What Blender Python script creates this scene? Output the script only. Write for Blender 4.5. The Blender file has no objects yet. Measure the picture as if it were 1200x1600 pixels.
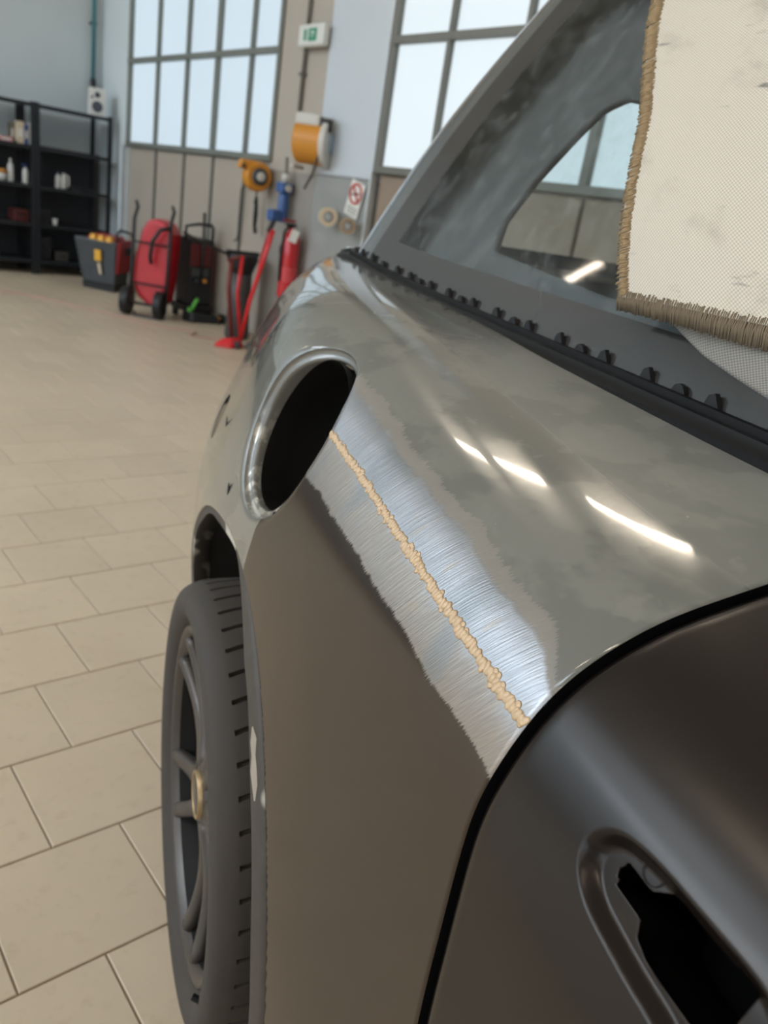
import bpy, math, random
import numpy as np
from mathutils import Matrix, Vector
random.seed(7); np.random.seed(7)
SC = bpy.context.scene
COL = SC.collection
H = 1.095                                   # eye height; body numbers below are relative to it

# ------------------------------------------------------------------ camera
YAW, PITCH, ROLL, FPX = math.radians(22.5), math.radians(20.6), math.radians(9.2), 1230.0
Fw = Vector((math.sin(YAW)*math.cos(PITCH), math.cos(YAW)*math.cos(PITCH), -math.sin(PITCH)))
R0 = Vector((math.cos(YAW), -math.sin(YAW), 0)); U0 = R0.cross(Fw)
Rv = R0*math.cos(ROLL)+U0*math.sin(ROLL); Uv = -R0*math.sin(ROLL)+U0*math.cos(ROLL)
cd = bpy.data.cameras.new('camera'); cam = bpy.data.objects.new('camera', cd); COL.objects.link(cam)
cam.matrix_world = Matrix(((Rv.x, Uv.x, -Fw.x, 0), (Rv.y, Uv.y, -Fw.y, 0), (Rv.z, Uv.z, -Fw.z, H), (0, 0, 0, 1)))
cd.sensor_fit = 'HORIZONTAL'; cd.sensor_width = 25.36; cd.lens = 25.36*FPX/1200.0
cd.clip_start = 0.02; cd.clip_end = 200
cd.dof.use_dof = True; cd.dof.focus_distance = 0.55; cd.dof.aperture_fstop = 8.0
SC.camera = cam
# ------------------------------------------------------------------ world, exposure
wd = bpy.data.worlds.new('sky'); SC.world = wd; wd.use_nodes = True
wb = wd.node_tree.nodes['Background']; wb.inputs[0].default_value = (.80, .90, 1, 1); wb.inputs[1].default_value = 0.9
SC.view_settings.view_transform = 'Standard'; SC.view_settings.look = 'None'
SC.view_settings.gamma = 1.0; SC.view_settings.use_curve_mapping = False
SC.view_settings.exposure = 0.55
SC.cycles.use_denoising = True
SC.cycles.max_bounces = 8; SC.cycles.transparent_max_bounces = 12
SC.cycles.sample_clamp_indirect = 4.0
LAMP = 36.0          # tubes
SKYL = 4.6           # roof lights
PANE = 0.56          # window panes in the wall we see
PANE2 = 1.6          # added fill windows in the unseen wall on the camera's left

# ------------------------------------------------------------------ materials
def hexlin(r, g, b):
    f = lambda c: ((c/255+.055)/1.055)**2.4 if c/255 > .04045 else c/255/12.92
    return (f(r), f(g), f(b))
def newmat(name):
    m = bpy.data.materials.new(name); m.use_nodes = True
    nt = m.node_tree; b = nt.nodes['Principled BSDF']
    return m, nt, b
def node(nt, t, **kw):
    n = nt.nodes.new(t)
    for k, v in kw.items():
        if k.startswith('i_'):
            key = k[2:]; key = int(key) if key.isdigit() else key
            n.inputs[key].default_value = v
        else: setattr(n, k, v)
    return n
def math_n(nt, op, a, b=None, clamp=False):
    n = nt.nodes.new('ShaderNodeMath'); n.operation = op; n.use_clamp = clamp
    for i, v in enumerate((a, b)):
        if v is None: continue
        if isinstance(v, (int, float)): n.inputs[i].default_value = v
        else: nt.links.new(v, n.inputs[i])
    return n.outputs[0]
def mixc(nt, fac, a, b):
    n = nt.nodes.new('ShaderNodeMix'); n.data_type = 'RGBA'
    for i, v in ((0, fac), (6, a), (7, b)):
        if isinstance(v, (int, float)): n.inputs[i].default_value = v
        elif isinstance(v, tuple): n.inputs[i].default_value = v+(1,) if len(v) == 3 else v
        else: nt.links.new(v, n.inputs[i])
    return n.outputs[2]
def mixf(nt, fac, a, b):
    n = nt.nodes.new('ShaderNodeMix'); n.data_type = 'FLOAT'
    for i, v in ((0, fac), (2, a), (3, b)):
        if isinstance(v, (int, float)): n.inputs[i].default_value = v
        else: nt.links.new(v, n.inputs[i])
    return n.outputs[0]
def sstep(nt, x, lo, hi):
    n = nt.nodes.new('ShaderNodeMapRange'); n.interpolation_type = 'SMOOTHSTEP'
    nt.links.new(x, n.inputs[0])
    for i, v in ((1, lo), (2, hi)):
        if isinstance(v, (int, float)): n.inputs[i].default_value = v
        else: nt.links.new(v, n.inputs[i])
    return n.outputs[0]
def noise(nt, vec, scale, detail=2.0, rough=.5):
    n = node(nt, 'ShaderNodeTexNoise', i_Scale=scale, i_Detail=detail, i_Roughness=rough)
    if vec is not None: nt.links.new(vec, n.inputs['Vector'])
    return n.outputs['Fac']
_mc = {}
def pm(name, col, rough=.5, metal=0., var=.10, scale=9., bump=0., coat=0., spec=.5):
    """plain procedural material: colour and gloss broken up by noise"""
    if name in _mc: return _mc[name]
    m, nt, b = newmat(name)
    tc = node(nt, 'ShaderNodeTexCoord').outputs['Object']
    f = noise(nt, tc, scale, 4)
    c0 = tuple(c*(1-var) for c in col); c1 = tuple(min(1, c*(1+var)) for c in col)
    nt.links.new(mixc(nt, f, c0, c1), b.inputs['Base Color'])
    nt.links.new(mixf(nt, f, rough*.85, min(1, rough*1.15)), b.inputs['Roughness'])
    b.inputs['Metallic'].default_value = metal; b.inputs['Specular IOR Level'].default_value = spec
    if coat: b.inputs['Coat Weight'].default_value = coat; b.inputs['Coat Roughness'].default_value = .05
    if bump:
        bp = node(nt, 'ShaderNodeBump', i_Strength=bump, i_Distance=.01); nt.links.new(f, bp.inputs['Height']); nt.links.new(bp.outputs[0], b.inputs['Normal'])
    _mc[name] = m; return m
def emat(name, col, s):
    if name in _mc: return _mc[name]
    m, nt, b = newmat(name)
    tc = node(nt, 'ShaderNodeTexCoord').outputs['Object']
    f = noise(nt, tc, 1.3, 2)
    nt.links.new(mixc(nt, f, tuple(c*.93 for c in col), col), b.inputs['Emission Color'])
    b.inputs['Emission Strength'].default_value = s; b.inputs['Base Color'].default_value = (.06, .065, .07, 1); b.inputs['Roughness'].default_value = .4
    _mc[name] = m; return m

# ------------------------------------------------------------------ object helpers
AZ = math.radians(-19.9)                    # the hall stands at this angle to the car
AV = Vector((math.sin(AZ), math.cos(AZ), 0)); BV = Vector((math.cos(AZ), -math.sin(AZ), 0))
RZ = math.radians(19.9)
def hall(a, b, z=0.):                        # a along the window wall, b across; z above the floor
    return AV*a+BV*b+Vector((0, 0, z))
def tag(o, label=None, cat=None, group=None, kind=None):
    if label: o['label'] = label
    if cat: o['category'] = cat
    if group: o['group'] = group
    if kind: o['kind'] = kind
    return o
def thing(name, label, cat, loc, rz=RZ, group=None):
    o = bpy.data.objects.new(name, None); COL.objects.link(o)
    o.location = loc; o.rotation_euler = (0, 0, rz); o.empty_display_size = .1
    return tag(o, label, cat, group)
def link(name, me, parent=None, loc=None, rz=None, mpi=None):
    o = bpy.data.objects.new(name, me); COL.objects.link(o)
    if parent: o.parent = parent
    if mpi is not None: o.matrix_parent_inverse = mpi
    if loc is not None: o.location = loc
    if rz is not None: o.rotation_euler = (0, 0, rz)
    return o
class MB:
    def __init__(s): s.v = []; s.f = []
    def add(s, vs, fs):
        n = len(s.v); s.v += [tuple(v) for v in vs]; s.f += [tuple(i+n for i in f) for f in fs]; return s
    def box(s, c, d, M=None):
        x, y, z = (k/2 for k in d)
        vs = [Vector((sx*x, sy*y, sz*z)) for sz in (-1, 1) for sy in (-1, 1) for sx in (-1, 1)]
        if M: vs = [M@v for v in vs]
        c = Vector(c); vs = [v+c for v in vs]
        return s.add(vs, [(0, 2, 3, 1), (4, 5, 7, 6), (0, 1, 5, 4), (2, 6, 7, 3), (0, 4, 6, 2), (1, 3, 7, 5)])
    def b2(s, x0, x1, y0, y1, z0, z1): return s.box(((x0+x1)/2, (y0+y1)/2, (z0+z1)/2), (x1-x0, y1-y0, z1-z0))
    def hexa(s, q0, q1):                     # two quads (bottom, top), counter-clockwise from above
        return s.add(list(q0)+list(q1), [(3, 2, 1, 0), (4, 5, 6, 7)]+[(i, (i+1) % 4, (i+1) % 4+4, i+4) for i in range(4)])
    def prism(s, poly, d0, d1, M=None):      # polygon in local xy, extruded along z
        n = len(poly); vs = [Vector((p[0], p[1], d)) for d in (d0, d1) for p in poly]
        if M: vs = [M@v for v in vs]
        return s.add(vs, [tuple(range(n-1, -1, -1)), tuple(range(n, 2*n))]+[(i, (i+1) % n, (i+1) % n+n, i+n) for i in range(n)])
    def lathe(s, prof, n=24, M=None, cap=True):
        vs = []
        for r, z in prof:
            for k in range(n):
                a = 2*math.pi*k/n; vs.append(Vector((r*math.cos(a), r*math.sin(a), z)))
        if M: vs = [M@v for v in vs]
        m = len(prof); fs = [(i*n+k, i*n+(k+1) % n, (i+1)*n+(k+1) % n, (i+1)*n+k) for i in range(m-1) for k in range(n)]
        if cap: fs += [tuple(range(n-1, -1, -1)), tuple((m-1)*n+k for k in range(n))]
        return s.add(vs, fs)
    def tube(s, pts, r, n=8, closed=False):
        P = [Vector(p) for p in pts]; m = len(P); vs = []; up = Vector((.13, .21, .97))
        rr = r if isinstance(r, (list, tuple)) else [r]*m
        nrm = None
        for i in range(m):
            t = (P[(i+1) % m]-P[i-1]) if closed else (P[min(i+1, m-1)]-P[max(i-1, 0)])
            t.normalize()
            if nrm is None:
                nrm = t.cross(up);  nrm = nrm if nrm.length > .05 else t.cross(Vector((1, 0, 0)))
            nrm = (nrm-t*nrm.dot(t)).normalized(); bn = t.cross(nrm)
            for k in range(n):
                a = 2*math.pi*k/n; vs.append(P[i]+(nrm*math.cos(a)+bn*math.sin(a))*rr[i])
        fs = [(i*n+k, i*n+(k+1) % n, ((i+1) % m)*n+(k+1) % n, ((i+1) % m)*n+k) for i in range(m if closed else m-1) for k in range(n)]
        if not closed: fs += [tuple(range(n-1, -1, -1)), tuple((m-1)*n+k for k in range(n))]
        return s.add(vs, fs)
    def ball(s, c, r, nu=12, nv=8, M=None):
        r = r if isinstance(r, (tuple, list)) else (r, r, r); prof = []
        vs = []; c = Vector(c)
        for j in range(nv+1):
            t = math.pi*j/nv
            for k in range(nu):
                a = 2*math.pi*k/nu; v = Vector((r[0]*math.sin(t)*math.cos(a), r[1]*math.sin(t)*math.sin(a), -r[2]*math.cos(t)))
                vs.append(c+(M@v if M else v))
        return s.add(vs, [(j*nu+k, j*nu+(k+1) % nu, (j+1)*nu+(k+1) % nu, (j+1)*nu+k) for j in range(nv) for k in range(nu)])
    def mesh(s, name, mat, smooth=False):
        me = bpy.data.meshes.new(name); me.from_pydata(s.v, [], s.f); me.validate()
        if smooth: me.polygons.foreach_set('use_smooth', [True]*len(me.polygons))
        me.materials.append(mat); me.update(); return me
    def obj(s, name, mat, parent=None, loc=None, rz=None, smooth=False, bev=0., seg=2, auto=None, mpi=None):
        o = link(name, s.mesh(name, mat, smooth or bool(auto)), parent, loc, rz, mpi)
        if bev:
            b = o.modifiers.new('bevel', 'BEVEL'); b.width = bev; b.segments = seg; b.limit_method = 'ANGLE'; b.angle_limit = math.radians(40)
        if auto:
            o.data.set_sharp_from_angle(angle=math.radians(auto))
        return o
RX = lambda d: Matrix.Rotation(math.radians(d), 3, 'X')
RY = lambda d: Matrix.Rotation(math.radians(d), 3, 'Y')
RZm = lambda d: Matrix.Rotation(math.radians(d), 3, 'Z')
AXX = RY(90); AXY = RX(-90)                  # lathe axis z -> x, z -> y
def T4(M3, t): m = M3.to_4x4(); m.translation = Vector(t); return m

# ================================================================== THE HALL
BW, AW = 3.40, 9.05                          # window wall, far wall
CEIL = 4.40
m_tile = None
def tile_mat():
    m, nt, b = newmat('floor_tile')
    geo = node(nt, 'ShaderNodeNewGeometry').outputs['Position']
    oi = node(nt, 'ShaderNodeObjectInfo').outputs['Random']
    f = noise(nt, geo, 3.2, 5, .6); g = noise(nt, geo, 26., 4, .65); st = noise(nt, geo, .9, 3)
    c = mixc(nt, f, hexlin(191, 173, 148), hexlin(208, 191, 167))
    c = mixc(nt, math_n(nt, 'MULTIPLY', sstep(nt, g, .52, .75), .35), c, hexlin(172, 152, 126))
    c = mixc(nt, math_n(nt, 'MULTIPLY', sstep(nt, st, .55, .75), .30), c, hexlin(166, 150, 130))
    hs = node(nt, 'ShaderNodeHueSaturation'); nt.links.new(c, hs.inputs['Color']); nt.links.new(math_n(nt, 'ADD', math_n(nt, 'MULTIPLY', oi, .07), .965), hs.inputs['Value'])
    nt.links.new(hs.outputs[0], b.inputs['Base Color'])
    nt.links.new(mixf(nt, f, .30, .48), b.inputs['Roughness']); b.inputs['Specular IOR Level'].default_value = .45
    bp = node(nt, 'ShaderNodeBump', i_Strength=.08, i_Distance=.004); nt.links.new(g, bp.inputs['Height']); nt.links.new(bp.outputs[0], b.inputs['Normal'])
    return m
m_tile = tile_mat()
m_grout = pm('grout', hexlin(152, 133, 110), .8, var=.25, scale=30)
fl = MB(); fl.v = [tuple(hall(a, b, -.004)) for a, b in ((-7, -7), (-7, 3.6), (9.3, 3.6), (9.3, -7))]; fl.f = [(0, 3, 2, 1)]
floor = fl.obj('floor', m_grout); tag(floor, kind='structure')
TP, TG = .2415, .0032
def tile_verts(w, hgt):
    q = lambda e, z: [(-e, -e, z), (e, -e, z), (e, e, z), (-e, e, z)]
    return q(w/2, -.004)+q(w/2, hgt-.0012)+q(w/2-.0012, hgt), [(i, (i+1) % 4, (i+1) % 4+4, i+4) for i in range(4)]+[(4+i, 4+(i+1) % 4, 8+(i+1) % 4, 8+i) for i in range(4)]+[(8, 9, 10, 11)]
tv, tf = tile_verts(TP-TG, 0.)
tme = MB().add(tv, tf).mesh('tile', m_tile)
cells = []
for i in range(-32, 35):
    a = .84+TP*(i+.5)
    for j in range(-30, 14):
        b = .35+TP*(j+.5)+(.1175 if i % 2 == 0 else 0)
        if -6.9 < a < 9.2 and -6.9 < b < 3.5: cells.append((a, b))
def seen(a, b):
    p = hall(a, b, -H); d = p.dot(Fw)
    if d < .3: return None
    x = 600+FPX*p.dot(Rv)/d; y = 800-FPX*p.dot(Uv)/d
    return (x, y, d) if -60 < x < 470 and 400 < y < 1700 else None
vis = sorted((seen(a, b)[2], a, b) for a, b in cells if seen(a, b))[:290]
vs = {(a, b) for _, a, b in vis}
for a, b in vs:
    o = link('tile', tme, floor, hall(a, b, 0), RZ)
rest = MB()
for a, b in cells:
    if (a, b) in vs: continue
    c = hall(a, b, 0); rest.add([Matrix.Rotation(RZ, 3, 'Z')@Vector(v)+c for v in tv], tf)
tag(rest.obj('tile_field', m_tile, floor), kind='stuff')

m_upper = pm('wall_paint_grey', hexlin(206, 216, 220), .7, var=.05, scale=2.2)
m_dado = pm('wall_dado_dark', hexlin(96, 95, 92), .6, var=.10, scale=3)
m_beige = pm('wall_beige', hexlin(176, 168, 157), .6, var=.06, scale=2.5)
m_panel = pm('sheet_panel_beige', hexlin(170, 161, 149), .5, var=.07, scale=3)
m_frame = pm('steel_frame_green', hexlin(120, 124, 118), .5, .2, var=.12)
m_frame2 = pm('steel_frame_grey', hexlin(112, 112, 106), .5, .2, var=.12)
m_colmn = pm('column_gloss_paint', hexlin(196, 204, 212), .18, var=.04, scale=2, coat=.3)
m_colmn2 = pm('column_gloss_dado', hexlin(150, 152, 150), .2, var=.05, scale=2, coat=.3)
m_ceil = pm('ceiling_paint', hexlin(205, 205, 200), .8, var=.04, scale=1.5)
m_pane = emat('frosted_daylight_pane', (.74, .895, 1.0), PANE)
m_pane2 = emat('daylight_pane_bright', (.84, .95, 1.0), PANE*1.12)
m_pane3 = emat('added_daylight_pane_left', (.80, .90, 1.0), PANE2)
def hbox(a0, a1, b0, b1, z0, z1, mb=None):   # box in hall axes, local to an object placed at hall origin
    return (mb or MB()).b2(b0, b1, a0, a1, z0, z1)
ORG = (0, 0, 0)
def struct(name, mb, mat, **k): return tag(mb.obj(name, mat, None, ORG, RZ, **k), kind='structure')
ceiling = struct('ceiling', hbox(-7, 9.3, -7, 3.7, CEIL, CEIL+.1), m_ceil)
wf = struct('wall_far', hbox(AW, AW+.2, -7, 3.7, 1.20, CEIL), m_upper)
hbox(AW-.004, AW+.2, -7, 3.7, 0, 1.20).obj('lower_wall', m_dado, wf)
struct('wall_near', hbox(-7.2, -7, -7, 3.7, 0, CEIL), m_beige)
wl = struct('wall_left', hbox(-7, 9.3, -7.2, -7, 0, 1.2), m_beige)
hbox(-7, 9.3, -7.2, -7, 3.9, CEIL).obj('wall_above', m_beige, wl)
SILL, MID, TOPW = .247+H, .972+H, 1.60+H
wr = struct('wall_right', hbox(-7, 9.3, BW+.06, BW+.2, 0, SILL), m_beige)
hbox(-7, 9.3, BW, BW+.2, TOPW, CEIL).obj('wall_above', m_beige, wr)
hbox(8.30, AW, BW, BW+.2, 0, CEIL).obj('corner_wall', m_upper, wr)
hbox(4.97, 5.60, BW, BW+.2, 0, CEIL).obj('pier', m_beige, wr)
# sheet panels below the first window, one per bay
ed = [8.30, 7.67, 7.08, 6.54, 6.00, 5.60]
for i in range(5):
    hbox(ed[i+1]+.012, ed[i]-.012, BW+.02, BW+.07, .02, SILL-.03).obj('panel', m_panel, wr, bev=.006)
for e in ed[1:-1]:
    hbox(e-.014, e+.014, BW+.005, BW+.06, .0, SILL-.03).obj('panel_joint', m_frame2, wr)
e2 = [4.30, 3.80, 3.22, 2.66, 2.10, 1.54, .98, .42, -.14, -.70]
for i in range(9):
    hbox(e2[i+1]+.012, e2[i]-.012, BW+.02, BW+.07, .02, SILL-.03).obj('panel', pm('sheet_panel_brown', hexlin(140, 124, 108), .5, var=.08, scale=3), wr, bev=.006)
def window(n, edges, rows, mf, mp, wide=.03, b0=BW):
    w = tag(bpy.data.objects.new('window_%d' % n, None), kind='structure'); COL.objects.link(w); w.location = ORG; w.rotation_euler = (0, 0, RZ)
    for i, e in enumerate(edges):
        big = wide*(1.4 if i in (0, len(edges)-1, 3) else .8)
        hbox(e-big/2, e+big/2, b0-.02, b0+.05, rows[0], rows[-1]).obj('mullion', mf, w, bev=.003)
    for r in rows:
        hbox(edges[-1]-.02, edges[0]+.02, b0-.024, b0+.05, r-.022, r+.022).obj('transom', mf, w, bev=.003)
    for i in range(len(edges)-1):
        for j in range(len(rows)-1):
            hbox(edges[i+1]+.012, edges[i]-.012, b0+.02, b0+.03, rows[j]+.02, rows[j+1]-.02).obj('pane', mp, w)
    return w
window(1, ed, [SILL, MID, TOPW], m_frame, m_pane)
window(2, e2, [SILL, MID, TOPW], m_frame2, m_pane2, .035)
hbox(8.325, 8.36, BW-.004, BW+.004, SILL+.02, TOPW).obj('slit_pane', m_pane2, wr)
hbox(8.31, 8.36, BW-.03, BW-.001, .42, SILL-.02).obj('bright_strip', pm('bright_strip', hexlin(205, 212, 216), .3, .5), wr)
# glossy painted column between the windows, with its darker lower half
c = struct('trim_1', hbox(4.33, 4.97, BW-.02, BW+.2, SILL-.07, CEIL), m_colmn, bev=.01)
hbox(4.33, 4.97, BW-.02, BW+.2, 0, SILL-.072).obj('lower_paint', m_colmn2, c, bev=.01)
hbox(4.315, 4.335, BW-.035, BW+.02, 0, SILL-.02).obj('corner_strip', pm('bright_strip', hexlin(205, 212, 216), .3, .5), c, bev=.003)
# lower grey paint line of the pier
hbox(4.98, 5.59, BW-.003, BW+.01, 0, SILL-.075).obj('lower_paint', pm('pier_dado', hexlin(146, 141, 133), .5, var=.06), wr)
# glowing windows added to the unseen left wall for daylight fill; roof lights
w3 = tag(bpy.data.objects.new('window_3', None), kind='structure'); COL.objects.link(w3); w3.rotation_euler = (0, 0, RZ)
for k in range(-6, 9):
    hbox(k+.02, k+.98, -7.06, -7.05, 1.25, 3.88).obj('pane', m_pane3, w3)
    hbox(k-.02, k+.02, -7.1, -7.0, 1.2, 3.9).obj('mullion', m_frame2, w3)
m_sky = emat('roof_light_pane', (.78, .89, 1.0), SKYL)
w4 = tag(bpy.data.objects.new('window_4', None), kind='structure'); COL.objects.link(w4); w4.rotation_euler = (0, 0, RZ)
for a0 in (1.0, 3.6, 6.2):
    hbox(a0+.03, a0+1.87, -3.4, -2.3, CEIL-.02, CEIL-.01).obj('pane', m_sky, w4)
    for q in (a0, a0+1.9): hbox(q-.03, q+.03, -3.45, -2.25, CEIL-.05, CEIL-.001).obj('mullion', m_frame2, w4)
m_roof_fill = emat('added_roof_fill_pane', (.74, .87, 1.0), SKYL*1.9)  # unseen panes added to brighten the far end of the hall
for a0 in (3.5, 5.4, 7.3):
    hbox(a0, a0+1.6, -6.6, -4.2, CEIL-.02, CEIL-.01).obj('pane', m_roof_fill, w4)
    hbox(a0-.05, a0+1.65, -4.2, -4.14, CEIL-.05, CEIL-.001).obj('mullion', m_frame2, w4); hbox(a0-.05, a0+1.65, -6.66, -6.6, CEIL-.05, CEIL-.001).obj('mullion', m_frame2, w4)
# ceiling battens
m_tube = emat('lit_tube', (1.0, .85, .68), LAMP); m_batt = pm('batten_white', hexlin(220, 220, 215), .5, var=.04)
def batten(p, q, z, label, suspend=True):
    p = hall(p[0], p[1], z); q = hall(q[0], q[1], z); d = q-p; L = d.length
    t = thing('ceiling_light', label, 'light', (p+q)/2, math.atan2(d.y, d.x), 'ceiling batten lights')
    MB().b2(-L/2-.04, L/2+.04, -.05, .05, .03, .09).obj('housing', m_batt, t, bev=.008)
    MB().lathe([(.019, -L/2), (.019, L/2)], 12, AXX).obj('tube', m_tube, t, smooth=False)
    for sx in (-1, 1): MB().b2(sx*(L/2+.02)-.02, sx*(L/2+.02)+.02, -.03, .03, -.03, .04).obj('end_cap', m_batt, t)
    zz = CEIL-z
    for sx in (-.7, .7): MB().tube([(sx*L/2, 0, .09), (sx*L/2, 0, zz)], .006, 6).obj('hanger', m_batt, t)
    return t
ZL = 2.75+H
batten((3.73, 1.88), (3.52, 2.04), ZL, 'shortest white batten light hanging above the rear of the car')
batten((3.43, 2.17), (3.14, 2.52), ZL, 'middle white batten light hanging above the car near the windows')
batten((2.85, 2.76), (2.22, 2.93), ZL, 'longest white batten light hanging over the car beside the windows')
batten((8.74, -.87), (7.49, -.656), ZL, 'white batten light hanging near the far wall above the open floor')
k = 0
for b_ in (-5.0, -1.1):  # unseen rows, added for general room lighting
    for a_ in (-4.6, -1.6, 1.4, 4.4):
        k += 1
        if b_ > -3 and a_ > 4: continue
        batten((a_, b_), (a_+1.5, b_), ZL+.2, 'added white fill batten light %s, %s row' % (('nearest the rear wall', 'second from the rear wall', 'over the floor beside the car', 'nearest the shelves')[(k-1) % 4], 'left-hand' if b_ < -3 else 'middle'))

# ================================================================== THE CAR
ST = [-0.70, -0.25, 0.30, 0.48, 0.66, 0.85, 1.00, 1.20, 1.50, 1.66]
_seam = [(.222, -.90), (.211, -.65), (.206, -.47), (.206, -.40), (.207, -.335), (.213, -.288), (.229, -.249), (.243, -.228), (.263, -.209), (.302, -.186), (.372, -.163), (.50, -.124)]
_front = [(.240, -.90), (.225, -.65), (.216, -.47), (.215, -.40), (.216, -.335), (.222, -.288), (.237, -.252), (.250, -.232), (.270, -.214), (.308, -.191), (.378, -.167), (.50, -.128)]
TB = [_front, [(a+.003, b-.001) for a, b in _seam], _seam,
 [(.163, -.90), (.166, -.65), (.180, -.47), (.189, -.39), (.198, -.325), (.211, -.275), (.232, -.236), (.248, -.214), (.269, -.196), (.310, -.175), (.380, -.153), (.50, -.121)],
 [(.160, -.90), (.160, -.60), (.168, -.47), (.177, -.39), (.189, -.325), (.208, -.265), (.234, -.219), (.251, -.195), (.275, -.175), (.315, -.156), (.385, -.137), (.50, -.117)],
 [(.158, -.90), (.156, -.60), (.163, -.45), (.171, -.38), (.185, -.32), (.205, -.26), (.226, -.205), (.245, -.175), (.271, -.151), (.315, -.130), (.385, -.117), (.50, -.113)],
 [(.160, -.90), (.154, -.60), (.158, -.46), (.164, -.39), (.177, -.33), (.197, -.265), (.217, -.20), (.237, -.160), (.264, -.131), (.312, -.109), (.385, -.101), (.50, -.109)],
 [(.185, -.90), (.170, -.60), (.173, -.471), (.182, -.406), (.197, -.345), (.221, -.285), (.243, -.22), (.262, -.180), (.290, -.138), (.335, -.105), (.395, -.093), (.50, -.102)],
 [(.30, -.90), (.25, -.60), (.243, -.49), (.252, -.425), (.266, -.365), (.288, -.305), (.310, -.25), (.332, -.205), (.362, -.150), (.398, -.111), (.436, -.090), (.505, -.084)],
 [(.42, -.90), (.36, -.60), (.345, -.49), (.355, -.425), (.37, -.365), (.392, -.305), (.41, -.25), (.43, -.205), (.45, -.150), (.47, -.111), (.49, -.090), (.53, -.080)]]
def ncs(x, y, q):                            # natural cubic spline
    x = np.asarray(x, float); y = np.asarray(y, float); n = len(x); h = np.diff(x)
    A = np.zeros((n, n)); r = np.zeros((n,)+y.shape[1:]); A[0, 0] = A[-1, -1] = 1
    for i in range(1, n-1):
        A[i, i-1] = h[i-1]; A[i, i] = 2*(h[i-1]+h[i]); A[i, i+1] = h[i]
        r[i] = 6*((y[i+1]-y[i])/h[i]-(y[i]-y[i-1])/h[i-1])
    m = np.linalg.solve(A, r.reshape(n, -1)).reshape(r.shape)
    i = np.clip(np.searchsorted(x, q)-1, 0, n-2); e = (Ellipsis,)+(None,)*(y.ndim-1)
    Hh = h[i][e]; t = (q-x[i])[e]; u = Hh-t
    return (m[i]*u**3+m[i+1]*t**3)/(6*Hh)+(y[i]/Hh-m[i]*Hh/6)*u+(y[i+1]/Hh-m[i+1]*Hh/6)*t
NY, NT = 241, 221
GY = np.linspace(-.7, 1.66, NY); GT = np.linspace(0, 11, NT)
def _build():
    g = ncs(ST, np.array(TB), GY)
    g = ncs(np.arange(12.), g.transpose(1, 0, 2), GT).transpose(1, 0, 2)
    for _ in range(60):
        s = g.copy(); s[1:-1] = .25*g[:-2]+.5*g[1:-1]+.25*g[2:]; g = s
    for _ in range(6):
        s = g.copy(); s[:, 1:-1] = .25*g[:, :-2]+.5*g[:, 1:-1]+.25*g[:, 2:]; g = s
    return g
GG = _build()
def S(y, t):                                 # body surface: station y, profile position t (0 sill, 6 weld line, 11 belt)
    y = np.asarray(y, float); t = np.asarray(t, float)
    fy = np.clip((y-GY[0])/(GY[1]-GY[0]), 0, NY-1.001); ft = np.clip(t/GT[1], 0, NT-1.001)
    i = fy.astype(int); j = ft.astype(int); a = (fy-i)[..., None]; b = (ft-j)[..., None]
    # quadratic-smooth weights keep reflections free of facets
    q = (GG[i, j]*(1-b)+GG[i, j+1]*b)*(1-a)+(GG[i+1, j]*(1-b)+GG[i+1, j+1]*b)*a
    return np.stack([q[..., 0], y, q[..., 1]+H], -1)
def SN(y, t, e=.012, et=.06):
    dy = S(y+e, t)-S(y-e, t); dt = S(y, np.clip(t+et, 0, 11))-S(y, np.clip(t-et, 0, 11))
    n = np.cross(dy, dt); n /= np.linalg.norm(n, axis=-1, keepdims=True)
    return np.where(n[..., 0:1] > 0, -n, n)
_ty = np.linspace(0, 11, 441)
def weld_dist(y, t):                         # metres along the profile from the weld line
    P = S(np.full(441, .5), _ty); L = np.concatenate([[0], np.cumsum(np.linalg.norm(np.diff(P, axis=0), axis=1))])
    return np.interp(t, _ty, L)-np.interp(6., _ty, L)
def gridmesh(ys, ts):
    yy, tt = np.meshgrid(ys, ts, indexing='ij'); ny, nt_ = yy.shape
    idx = np.arange(ny*nt_).reshape(ny, nt_)
    F = np.stack([idx[:-1, :-1], idx[:-1, 1:], idx[1:, 1:], idx[1:, :-1]], -1).reshape(-1, 4)
    return yy.ravel(), tt.ravel(), [tuple(f) for f in F]
def clip(V, UV, F, fv):
    """keep the part of a mesh where fv > 0, with a clean cut edge; returns also the cut edges"""
    V = list(map(tuple, V)); UV = list(map(tuple, UV)); fv = list(fv); memo = {}; out = []; cut = []
    def mid(i, j):
        k = (min(i, j), max(i, j))
        if k not in memo:
            a = fv[i]/(fv[i]-fv[j]); memo[k] = len(V)
            V.append(tuple(p+(q-p)*a for p, q in zip(V[i], V[j]))); UV.append(tuple(p+(q-p)*a for p, q in zip(UV[i], UV[j]))); fv.append(0.)
        return memo[k]
    for f in F:
        g = [fv[i] for i in f]
        if min(g) > 0: out.append(f); continue
        if max(g) <= 0: continue
        new = []; ce = []
        for a in range(len(f)):
            i, j = f[a], f[(a+1) % len(f)]
            if fv[i] > 0: new.append(i)
            if (fv[i] > 0) != (fv[j] > 0):
                m = mid(i, j); new.append(m); ce.append(m)
        if len(new) >= 3: out.append(tuple(new))
        if len(ce) == 2: cut.append((ce[0], ce[1]))
    return V, UV, out, cut
def drop_loose(V, UV, F):
    used = sorted({i for f in F for i in f}); mp = {o: n for n, o in enumerate(used)}
    return [V[i] for i in used], [UV[i] for i in used], [tuple(mp[i] for i in f) for f in F], mp
CARL = Vector((1.05, .60, 0)); CMPI = Matrix.Translation(-CARL)
car = thing('car', 'grey hatchback under repair with black primed panels, its round filler hole open', 'car', CARL, 0)
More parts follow.
